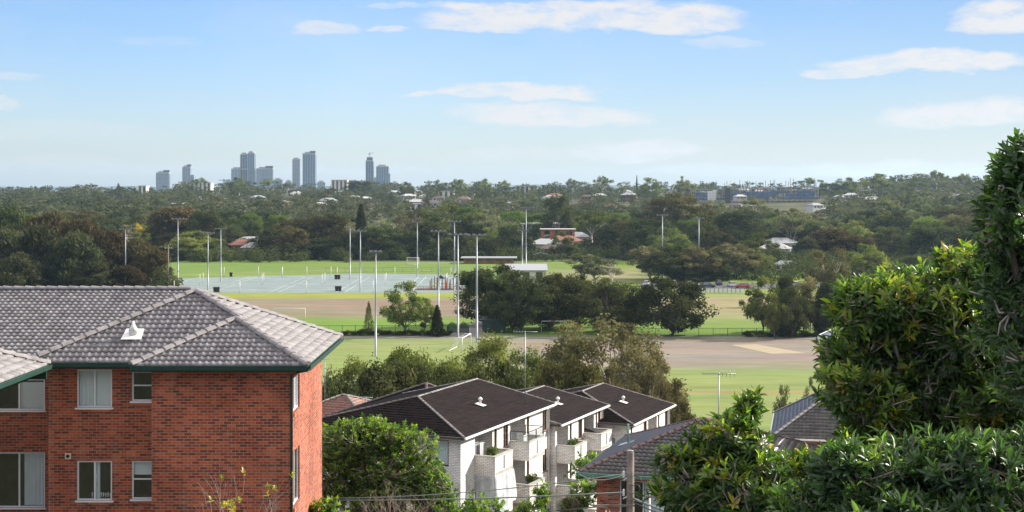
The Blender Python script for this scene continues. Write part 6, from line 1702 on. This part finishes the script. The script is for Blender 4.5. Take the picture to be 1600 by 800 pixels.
def woodland():
    r = np.random.RandomState(5); Vs, Ts = [], []
    protos = []
    for s in range(8):
        q = np.random.RandomState(200 + s); n = 15
        C = []
        for i in range(n):
            u = q.uniform(0, 1); a = q.uniform(0, 2 * PI); hr_ = math.sqrt(max(0, 1 - ((u - .45) / .75) ** 2)) * q.uniform(.4, 1)
            C.append((math.cos(a) * .45 * hr_, math.sin(a) * .45 * hr_, .3 + .6 * u))
        V, _, T_ = leaf_cloud(q, C, q.uniform(.1, .19, n), 24, .050, flat=.7, shell=.5)
        mb_v = []
        protos.append((V, T_))
    for (x, y, z, h, w_) in far_list:
        V, T_ = protos[r.randint(8)]; a = r.uniform(0, 6.28); ca, sa = math.cos(a), math.sin(a)
        P = np.stack([(V[:, 0] * ca - V[:, 1] * sa) * w_ * 1.05 + x, (V[:, 0] * sa + V[:, 1] * ca) * w_ * 1.05 + y, V[:, 2] * h * 1.05 + z], -1)
        Vs.append(P); Ts.append(np.clip(T_ * .35 + r.uniform(0, .65), 0, 1))
    V = np.concatenate(Vs); 
    fm = mat_foliage('mixed_woodland_leaves', (.032, .042, .022), (.135, .145, .085), trans=.28, cT=(1.3, 1.35, .7), objvar=0)
    me = np_mesh('distant_woodland', V, np.arange(len(V)).reshape(-1, 4), fm, np.concatenate(Ts))
    tag(link_mesh('distant_woodland', me), 'mass of mixed trees covering the far hillside', 'woodland', kind='stuff')
woodland()
def undergrowth():
    r = np.random.RandomState(8); C = []; rad = []
    for (xa, xb, ya, yb, n, hm) in ((-125, 66, 530, 556, 260, 6), (40, 175, 435, 470, 170, 7), (44, 120, 415, 432, 60, 4), (-190, -92, 376, 398, 130, 6), (55, 175, 470, 520, 190, 7), (-220, -60, 520, 560, 130, 6), (100, 190, 405, 440, 90, 6), (60, 200, 540, 560, 90, 6)):
        for _ in range(n):
            x = r.uniform(xa, xb); y = r.uniform(ya, yb)
            h = r.uniform(1.2, hm); C.append((x, y, tz(x, y) + h * .45)); rad.append(h * .62)
    Vs, Ts = [], []
    for c, ra in zip(C, rad):
        V, _, T_ = leaf_cloud(r, [c], [ra], 170 * ra / 2.2, .34, flat=.9, shell=.4); Vs.append(V); Ts.append(T_)
    V = np.concatenate(Vs); me = np_mesh('undergrowth', V, np.arange(len(V)).reshape(-1, 4), FOL['dark'], np.concatenate(Ts))
    tag(link_mesh('undergrowth', me), 'dark undergrowth closing the feet of the tree belts', 'undergrowth', kind='stuff')
undergrowth()
# hedge along the path
def bush_mesh(seed, fol, n=14, per=160, size=.05, flat=.8):
    r = np.random.RandomState(seed); C = [(r.uniform(-.38, .38), r.uniform(-.38, .38), r.uniform(.15, .7)) for _ in range(n)]
    V, Fq, T_ = leaf_cloud(r, C, r.uniform(.15, .26, n), per, size, flat=flat, shell=.4)
    return np_mesh('bush_mesh', V, Fq, fol, T_)
BM = [bush_mesh(300 + i, FOL[k]) for i, k in enumerate(('dark', 'gum_olive', 'dark_brown'))]
def shrub(x, y, z, w_, h, label, m=0, group=None, fol=None, name='shrub'):
    o = link_mesh(name, BM[m] if fol is None else fol); o.location = (x, y, z); o.scale = (w_, w_, h); o.rotation_euler = (0, 0, rng.uniform(0, 6)); tag(o, label, 'shrub', group); return o
for i in range(22):
    x = -31 + i * .92; shrub(x, 262 + rng.uniform(-.3, .3), 0, 1.6, rng.uniform(.9, 1.5), 'low dark shrub of the hedge row between the near pitch and the bright strip', i % 3, 'hedge row shrubs beside the path')
for i in range(16):
    px = 1010 + i * 18 ; D = 257.5; x = WX(px, D); 
    if px > 1170: shrub(x, D + 2, 0, 2.2, rng.uniform(.8, 1.6), 'low dark shrub under the right clump along the dark rail fence', i % 3, 'shrubs under the right clump')
for i, px in enumerate((262, 268, 258)): 
    D = 386; shrub(WX(px, D), D, 0, 3.0, 3.5 - i * .5, ('dark bush at the foot of the timber pole, right side', 'dark bush between timber pole and tall mast', 'dark bush at the foot of the timber pole, left side')[i], 0)

# ------------------------------------------------------------------ close foliage with real leaves
def leaf_rosettes(r, pts, dirs, nleaf, length, width, tint_base, spread=(35, 80), curl=.25):
    """six-sided folded leaves set round each shoot tip; returns verts, faces, tint"""
    V, Fq, Tn = [], [], []
    for p, d, tb in zip(pts, dirs, tint_base):
        d = d / np.linalg.norm(d); a = np.cross(d, [0, 0, 1.0]); 
        if np.linalg.norm(a) < .05: a = np.array([1.0, 0, 0])
        a /= np.linalg.norm(a); b = np.cross(d, a); n = max(4, int(nleaf * r.uniform(.5, 1.5))); ph0 = r.uniform(0, 6.28)
        for k in range(n):
            ph = ph0 + k * 2.4; el = math.radians(r.uniform(spread[0] - 12, spread[1] + 15)) * (.45 + .75 * k / n)
            ld = d * math.cos(el) + (a * math.cos(ph) + b * math.sin(ph)) * math.sin(el); ld /= np.linalg.norm(ld)
            L_ = length * r.uniform(.5, 1.25); w_ = width * r.uniform(.75, 1.2) * .5
            up = d - ld * np.dot(d, ld); up /= np.linalg.norm(up) + 1e-6
            sd = np.cross(ld, up); q = r.uniform(-.5, .5); sd, up = sd * math.cos(q) + up * math.sin(q), up * math.cos(q) - sd * math.sin(q)
            o = p - d * (.01 + .09 * k / n + r.uniform(-.015, .015)) * (length / .12)
            droop = -curl * L_
            c0 = o; c1 = o + ld * L_ * .38 + up * w_ * -.0; c2 = o + ld * L_ * .72 + up * droop * .35; tip = o + ld * L_ + up * droop
            f = up * w_ * .35
            bi = len(V)
            V += [c0, c1 + sd * w_ + f, c2 + sd * w_ * .8 + f, tip, c2 - sd * w_ * .8 + f, c1 - sd * w_ + f, c1 * .5 + c2 * .5]
            Fq += [(bi, bi + 6, bi + 2, bi + 1), (bi + 6, bi + 3, bi + 3, bi + 2), (bi, bi + 5, bi + 4, bi + 6), (bi + 6, bi + 4, bi + 3, bi + 3)]
            t_ = min(1, max(0, tb + r.uniform(-.12, .12))); Tn += [t_] * 4
    return V, Fq, Tn
def mixed_mesh(name, V, Fq, mat, Tn):
    me = bpy.data.meshes.new(name); Fc = [tuple(dict.fromkeys(f)) for f in Fq]
    V = np.asarray(V, dtype=np.float32)
    tot = np.array([len(f) for f in Fc], dtype=np.int32); st = np.concatenate([[0], np.cumsum(tot)[:-1]]).astype(np.int32)
    me.vertices.add(len(V)); me.vertices.foreach_set('co', V.ravel())
    flat = np.fromiter((i for f in Fc for i in f), dtype=np.int32); me.loops.add(len(flat)); me.loops.foreach_set('vertex_index', flat)
    me.polygons.add(len(Fc)); me.polygons.foreach_set('loop_start', st); me.polygons.foreach_set('use_smooth', np.ones(len(Fc), dtype=bool)); me.update(calc_edges=True)
    at = me.attributes.new('tint', 'FLOAT', 'FACE'); at.data.foreach_set('value', np.asarray(Tn, dtype=np.float32)); me.materials.append(mat); return me
def leafy_tree(name, label, blobs, base, fol, bark, n_per, leaf=(.12, .034), nleaf=9, seed=1, tipfn=None, lean=(0, 0, .8), r_trunk=.14, cat='tree', young=.12, twig_r=.0085, bare=0, flat_shell=.35):
    """blobs: (centre, radii) ellipsoids of foliage; grows limbs to them and twigs to every shoot"""
    r = np.random.RandomState(seed); t = thing(name, base, label, cat); B0 = Vector(base)
    pts, dirs, tb, own = [], [], [], []
    tw = MB(); tk = MB()
    cen = np.mean([np.array(b[0]) for b in blobs], axis=0)
    crown_base = Vector(((base[0] + cen[0]) / 2, (base[1] + cen[1]) / 2, min(b[0][2] for b in blobs) - .6))
    loc = lambda p: Vector(p) - B0
    tk.tube([(0, 0, -.2), loc(crown_base) * .5 + Vector((.1, .05, 0)), loc(crown_base)], [r_trunk, r_trunk * .8, r_trunk * .65], 9)
    for bi, (c, rad) in enumerate(blobs):
        c = np.array(c, dtype=float); rad = np.array(rad, dtype=float)
        hub = Vector(c - np.array([0, 0, rad[2] * .35])); m = crown_base.lerp(hub, .5) + Vector((r.uniform(-.15, .15), r.uniform(-.1, .1), r.uniform(-.1, .25)))
        tk.tube([loc(crown_base), loc(m), loc(hub)], [r_trunk * .5, r_trunk * .35, r_trunk * .2], 6, cap=False)
        vol = rad[0] * rad[1] + rad[0] * rad[2] + rad[1] * rad[2]
        n = int(n_per * vol); subs = []; LD = rand_dirs(r, 9); LA = r.uniform(.2, .62, 9)
        for _ in range(max(4, int(n / 16))):
            d = rand_dirs(r, 1)[0]; s = c + d * rad * r.uniform(.3, .62); subs.append(s)
            mid = (np.array(hub) + s) / 2 + r.uniform(-.06, .06, 3); tk.tube([loc(hub), loc(mid), loc(s)], [r_trunk * .13, r_trunk * .1, r_trunk * .06], 5, cap=False)
        S_ = np.array(subs)
        for _ in range(n):
            d = rand_dirs(r, 1)[0]; q = r.uniform(flat_shell, 1) ** .6
            lump = .82 + float(np.max(np.clip((LD @ d - .72) / .28, 0, 1) * LA)) + .08 * math.sin(d[2] * 9 + bi * 2 + d[0] * 4)
            p = c + d * rad * q * lump
            dd = d * .8 + np.array(lean) * .8 + r.normal(size=3) * .3
            pts.append(p); dirs.append(dd); 
            yng = 1.0 if (r.uniform() < young * (1.6 if d[2] > .3 else .5)) else 0.0
            tb.append(yng * r.uniform(.62, 1.0) + (1 - yng) * r.uniform(0, .5))
            s = S_[np.argmin(np.sum((S_ - p) ** 2, 1))]; 
            if r.uniform() < .75:
                mid = (s + p) / 2 + r.normal(size=3) * .03; mid[2] -= .03
                tw.tube([loc(s), loc(mid), loc(p)], [twig_r * 1.6, twig_r * 1.2, twig_r * .6], 3, cap=False)
    V, Fq, Tn = leaf_rosettes(r, pts, dirs, nleaf, leaf[0], leaf[1], tb)
    V = np.array(V) - np.array(base)
    link_mesh('leaves', mixed_mesh('leaves_mesh', V, Fq, fol, Tn), t)
    tk.build('trunk', M[bark], t); tw.build('twigs', M['twig_pale'] if cat == 'tree' else M['twig'], t)
    return t
def near_fol(name, stops, trans=.3, gloss=.3, rough=.32, cT=(1.5, 1.9, .5)):
    m, N, L, out = new_mat(name)
    at = N.new('ShaderNodeAttribute'); at.attribute_name = 'tint'
    c = ramp(N, L, at.outputs['Fac'], stops)
    p = N.new('ShaderNodeBsdfPrincipled'); L.new(c, p.inputs['Base Color']); p.inputs['Roughness'].default_value = rough; p.inputs['Specular IOR Level'].default_value = gloss * 1.6
    t = N.new('ShaderNodeBsdfTranslucent'); tm = N.new('ShaderNodeMixRGB'); tm.blend_type = 'MULTIPLY'; tm.inputs[0].default_value = 1; L.new(c, tm.inputs[1]); tm.inputs[2].default_value = (*cT, 1); L.new(tm.outputs[0], t.inputs[0])
    mx = N.new('ShaderNodeMixShader'); mx.inputs[0].default_value = trans; L.new(p.outputs[0], mx.inputs[1]); L.new(t.outputs[0], mx.inputs[2]); L.new(mx.outputs[0], out.inputs[0]); return m
NF = near_fol('glossy_dark_leaves', [(0, (.036, .068, .024)), (.5, (.074, .126, .040)), (.66, (.16, .24, .05)), (.92, (.28, .34, .055)), (1.0, (.36, .26, .06))], trans=.42)
NF2 = near_fol('glossy_blue_green_leaves', [(0, (.034, .068, .031)), (.5, (.072, .126, .052)), (.7, (.12, .21, .05)), (1.0, (.22, .29, .06))], trans=.34, gloss=.3, rough=.4)
GF = near_fol('bright_bush_leaves', [(0, (.05, .10, .018)), (.5, (.10, .17, .03)), (.75, (.20, .28, .045)), (1.0, (.28, .34, .06))], trans=.42, gloss=.2)
YF = near_fol('yellow_tip_leaves', [(0, (.10, .13, .02)), (.5, (.3, .26, .03)), (1.0, (.55, .40, .04))], trans=.4)
def blob(px, py, D, rx, ry, dep=None):
    s = D / F; return (tuple(W(px, py, D)), (rx * s, dep if dep else (rx + ry) * .5 * s, ry * s))
# the big leafy tree on the right
DM = 13.5
main = [blob(1390, 480, DM, 86, 60), blob(1345, 560, DM + .3, 72, 70), blob(1460, 470, DM + .6, 90, 62), blob(1520, 440, DM, 60, 60), blob(1480, 560, DM + .9, 110, 80), blob(1400, 620, DM + .8, 110, 62), blob(1560, 560, DM + .2, 70, 90),
        blob(1325, 605, DM - .2, 44, 42), blob(1340, 470, DM + .2, 44, 36), blob(1620, 640, DM + .4, 90, 90), blob(1500, 650, DM + .6, 90, 60), blob(1425, 540, DM + 1.1, 90, 80), blob(1440, 590, DM + .2, 80, 60), blob(1530, 610, DM + .1, 80, 60), blob(1500, 520, DM - .1, 70, 60), blob(1400, 668, DM + .2, 80, 46), blob(1372, 640, DM - .1, 58, 46), blob(1500, 690, DM + .2, 90, 60), blob(1352, 672, DM + .3, 46, 36), blob(1590, 700, DM + .2, 90, 70)]
leafy_tree('broadleaf_tree', 'large glossy-leaved tree filling the right side, with yellow-green tips on its top', main, (WX(1450, DM + .6), DM + .6, 13.3), NF, 'bark_pale', 500, leaf=(.115, .033), seed=3, r_trunk=.085, young=.32)
DR = 10.5
right = [blob(1600, 265, DR, 48, 60), blob(1572, 330, DR, 40, 70), blob(1625, 400, DR + .3, 84, 90), blob(1600, 300, DR + .4, 50, 60), blob(1590, 480, DR + .2, 66, 80), blob(1640, 560, DR, 80, 90), blob(1560, 405, DR + .5, 34, 50)]
leafy_tree('broadleaf_tree', 'tallest dark foliage at the right edge, reaching up into the sky', right, (WX(1690, DR + .4), DR + .4, 13.4), NF2, 'bark_dark', 680, leaf=(.10, .031), seed=5, r_trunk=.11, young=.12)
DL = 12.0
low = [blob(1048, 716, DL + .1, 30, 18), blob(1155, 690, DL, 46, 46), blob(1172, 634, DL + .2, 22, 24), blob(1118, 718, DL + .2, 54, 42), blob(1082, 768, DL, 58, 44), blob(1170, 770, DL - .2, 90, 60), blob(1235, 738, DL + .3, 60, 34), blob(1130, 850, DL, 110, 60), blob(1290, 760, DL - .1, 90, 70), blob(1225, 840, DL - .3, 130, 60)]
leafy_tree('broadleaf_tree', 'lower glossy-leaved tree in front of the brick house roof, left of the largest one', low, (WX(1180, DL + .3), DL + .3, 13.3), NF, 'bark_pale', 640, leaf=(.108, .031), seed=7, r_trunk=.09, young=.24)
DB = 8.8
bot = [blob(1330, 745, DB, 80, 50), blob(1420, 735, DB + .2, 90, 46), blob(1520, 730, DB, 90, 56), blob(1610, 720, DB + .3, 80, 60), blob(1390, 805, DB - .2, 120, 50), blob(1540, 810, DB - .2, 130, 56), blob(1275, 800, DB, 60, 40), blob(1490, 880, DB - .3, 240, 60)]
leafy_tree('leafy_shrub', 'blue-green leafy shrub along the bottom right corner, nearest to the viewer', bot, (WX(1470, DB + .3), DB + .3, 13.5), NF2, 'twig', 1000, leaf=(.095, .027), seed=9, r_trunk=.06, young=.1, cat='shrub', twig_r=.0045)
# leafy green tree between the brick building and the white blocks
DGn = 56.0
gr = [blob(560, 700, DGn, 50, 44), blob(610, 690, DGn, 48, 36), blob(530, 740, DGn, 50, 60), blob(640, 730, DGn, 52, 50), blob(590, 750, DGn - .4, 60, 60), blob(672, 760, DGn + .2, 40, 46), blob(535, 690, DGn + .5, 40, 36), blob(575, 672, DGn + .3, 30, 24), blob(690, 800, DGn, 36, 40), blob(600, 820, DGn, 100, 50)]
leafy_tree('broadleaf_tree', 'rounded bright green tree between the brick building and the nearest white block', gr, (WX(600, DGn), DGn + .2, tz(-5, 56)), GF, 'bark', 170, leaf=(.13, .06), nleaf=9, seed=11, r_trunk=.2, young=.3, twig_r=.012)
sh = [blob(505, 795, 47, 22, 18), blob(480, 800, 47, 16, 14), blob(520, 815, 47, 26, 20)]
leafy_tree('leafy_shrub', 'small bright green shrub at the foot of the brick building corner', sh, (WX(505, 47), 47, 12.9), GF, 'bark', 160, leaf=(.15, .07), seed=12, r_trunk=.05, cat='shrub', young=.5)
for i, (px, py, rx, ry, D, lab) in enumerate(((752, 800, 44, 26, 62, 'low green shrub below the plastic sheet'), (830, 800, 26, 20, 66, 'small green shrub under the far balconies of the nearest block'), (848, 770, 12, 20, 68, 'slim shrub against the nearest white block far balcony'))):
    leafy_tree('leafy_shrub', lab, [blob(px, py, D, rx, ry), blob(px - rx * .5, py + 14, D, rx * .7, ry * .8)], (WX(px, D), D, tz(WX(px, D), D)), GF, 'bark', 60, leaf=(.2, .08), seed=20 + i, r_trunk=.06, cat='shrub', young=.4)
leafy_tree('broadleaf_tree', 'grey-green tree with yellow top between the middle white block and the brick house', [blob(915, 735, 72, 26, 22), blob(912, 768, 70, 24, 24), blob(925, 715, 74, 14, 10), blob(900, 790, 70, 18, 16)], (WX(905, 71), 71, tz(3, 71)), GF, 'bark', 60, leaf=(.2, .08), seed=31, r_trunk=.1, young=.4)
leafy_tree('broadleaf_tree', 'silvery-leaved small tree beside the balconies of the middle white block', [blob(884, 794, 66, 12, 22), blob(896, 785, 66, 14, 16)], (WX(885, 66), 66, tz(3, 66)), FOL['gum_grey'], 'bark_pale', 60, leaf=(.18, .07), seed=33, r_trunk=.08, young=.2)
# ------------------------------------------------------------------ bare trees
def bare_tree(name, label, base, h, seed, levels=5, r0=.05, spread=.55, mat='twig_pale', first=5, tips=None, up=.5, parent_cat='tree'):
    r = random.Random(seed); t = thing(name, base, label, parent_cat); mb = MB(); ends = []
    def grow(p, d, L_, rad, lv):
        n = 3; pts = [p]; q = p
        for i in range(n):
            d = (d + Vector((r.uniform(-.22, .22), r.uniform(-.22, .22), r.uniform(-.05, .18)))).normalized(); q = q + d * L_ / n; pts.append(q)
        mb.tube(pts, [rad, rad * .85, rad * .72, rad * .6], 5 if lv > 2 else 3, cap=False)
        if lv == 0: ends.append((q, d)); return
        for k in range(r.choice((2, 2, 3)) if lv < levels else first):
            a = r.uniform(0, 2 * PI); s = spread * r.uniform(.6, 1.3)
            side = Vector((math.cos(a), math.sin(a), r.uniform(-.1, up)))
            grow(pts[-1] if k < 2 else pts[2], (d + side * s).normalized(), L_ * r.uniform(.68, .9), rad * .58, lv - 1)
    grow(Vector((0, 0, -.1)), Vector((0, 0, 1)), h * .26, r0, levels)
    mb.build('branches', M[mat], t)
    if tips:
        rr = np.random.RandomState(seed); e = [x for x in ends if x[0].z > tips[0] * h]; e = [e[i] for i in rr.permutation(len(e))[:tips[1]]] if e else []
        if e:
            V, Fq, Tn = leaf_rosettes(rr, [np.array(p) for p, d in e], [np.array(d) for p, d in e], 6, .13, .07, rr.uniform(0, 1, len(e)))
            link_mesh('leaves', mixed_mesh('tip_leaves_mesh', V, Fq, YF, Tn), t)
    return t
b0 = W(368, 900, 37); bare_tree('bare_tree', 'bare pale-twigged shrub with a few yellow leaves in front of the brick wall', (b0.x, 37, 13.2), WZ(716, 37) - 13.0, 4, levels=5, r0=.05, spread=.5, tips=(.8, 14), first=5)
b1 = W(610, 900, 52); bare_tree('bare_tree', 'tangled bare branches in front of the leafy green tree', (b1.x, 51.5, 12.0), WZ(745, 51.5) - 12.0, 8, levels=6, r0=.12, spread=.75, mat='twig', first=6, up=.2)
b1 = W(665, 900, 52); bare_tree('bare_tree', 'smaller bare tangle right of the first, below the cables', (b1.x, 52.5, 11.6), WZ(768, 52.5) - 11.6, 18, levels=5, r0=.09, spread=.8, mat='twig', first=6, up=.2)
dd = 395; bare_tree('bare_tree', 'white leafless tree beside the grey park gum', (WX(955, dd), dd, 0), 8.5, 5, levels=5, r0=.22, spread=.8, mat='twig_pale', first=5, up=.2)

# ------------------------------------------------------------------ air
def haze():
    m = bpy.data.materials.new('haze'); m.use_nodes = True; nt = m.node_tree; nt.nodes.clear()
    out = nt.nodes.new('ShaderNodeOutputMaterial'); v = nt.nodes.new('ShaderNodeVolumePrincipled')
    v.inputs['Color'].default_value = (.55, .78, 1.0, 1); v.inputs['Density'].default_value = HAZE; v.inputs['Anisotropy'].default_value = .3
    nt.links.new(v.outputs[0], out.inputs['Volume'])
    mb = MB(); mb.box(-9500, 9500, -200, 13000, -4, 190); o = mb.build('haze', m); tag(o, 'pale blue air haze over the whole valley', 'haze', kind='stuff')
    o.data.materials[0] = m
HAZE = 0.000065
haze()
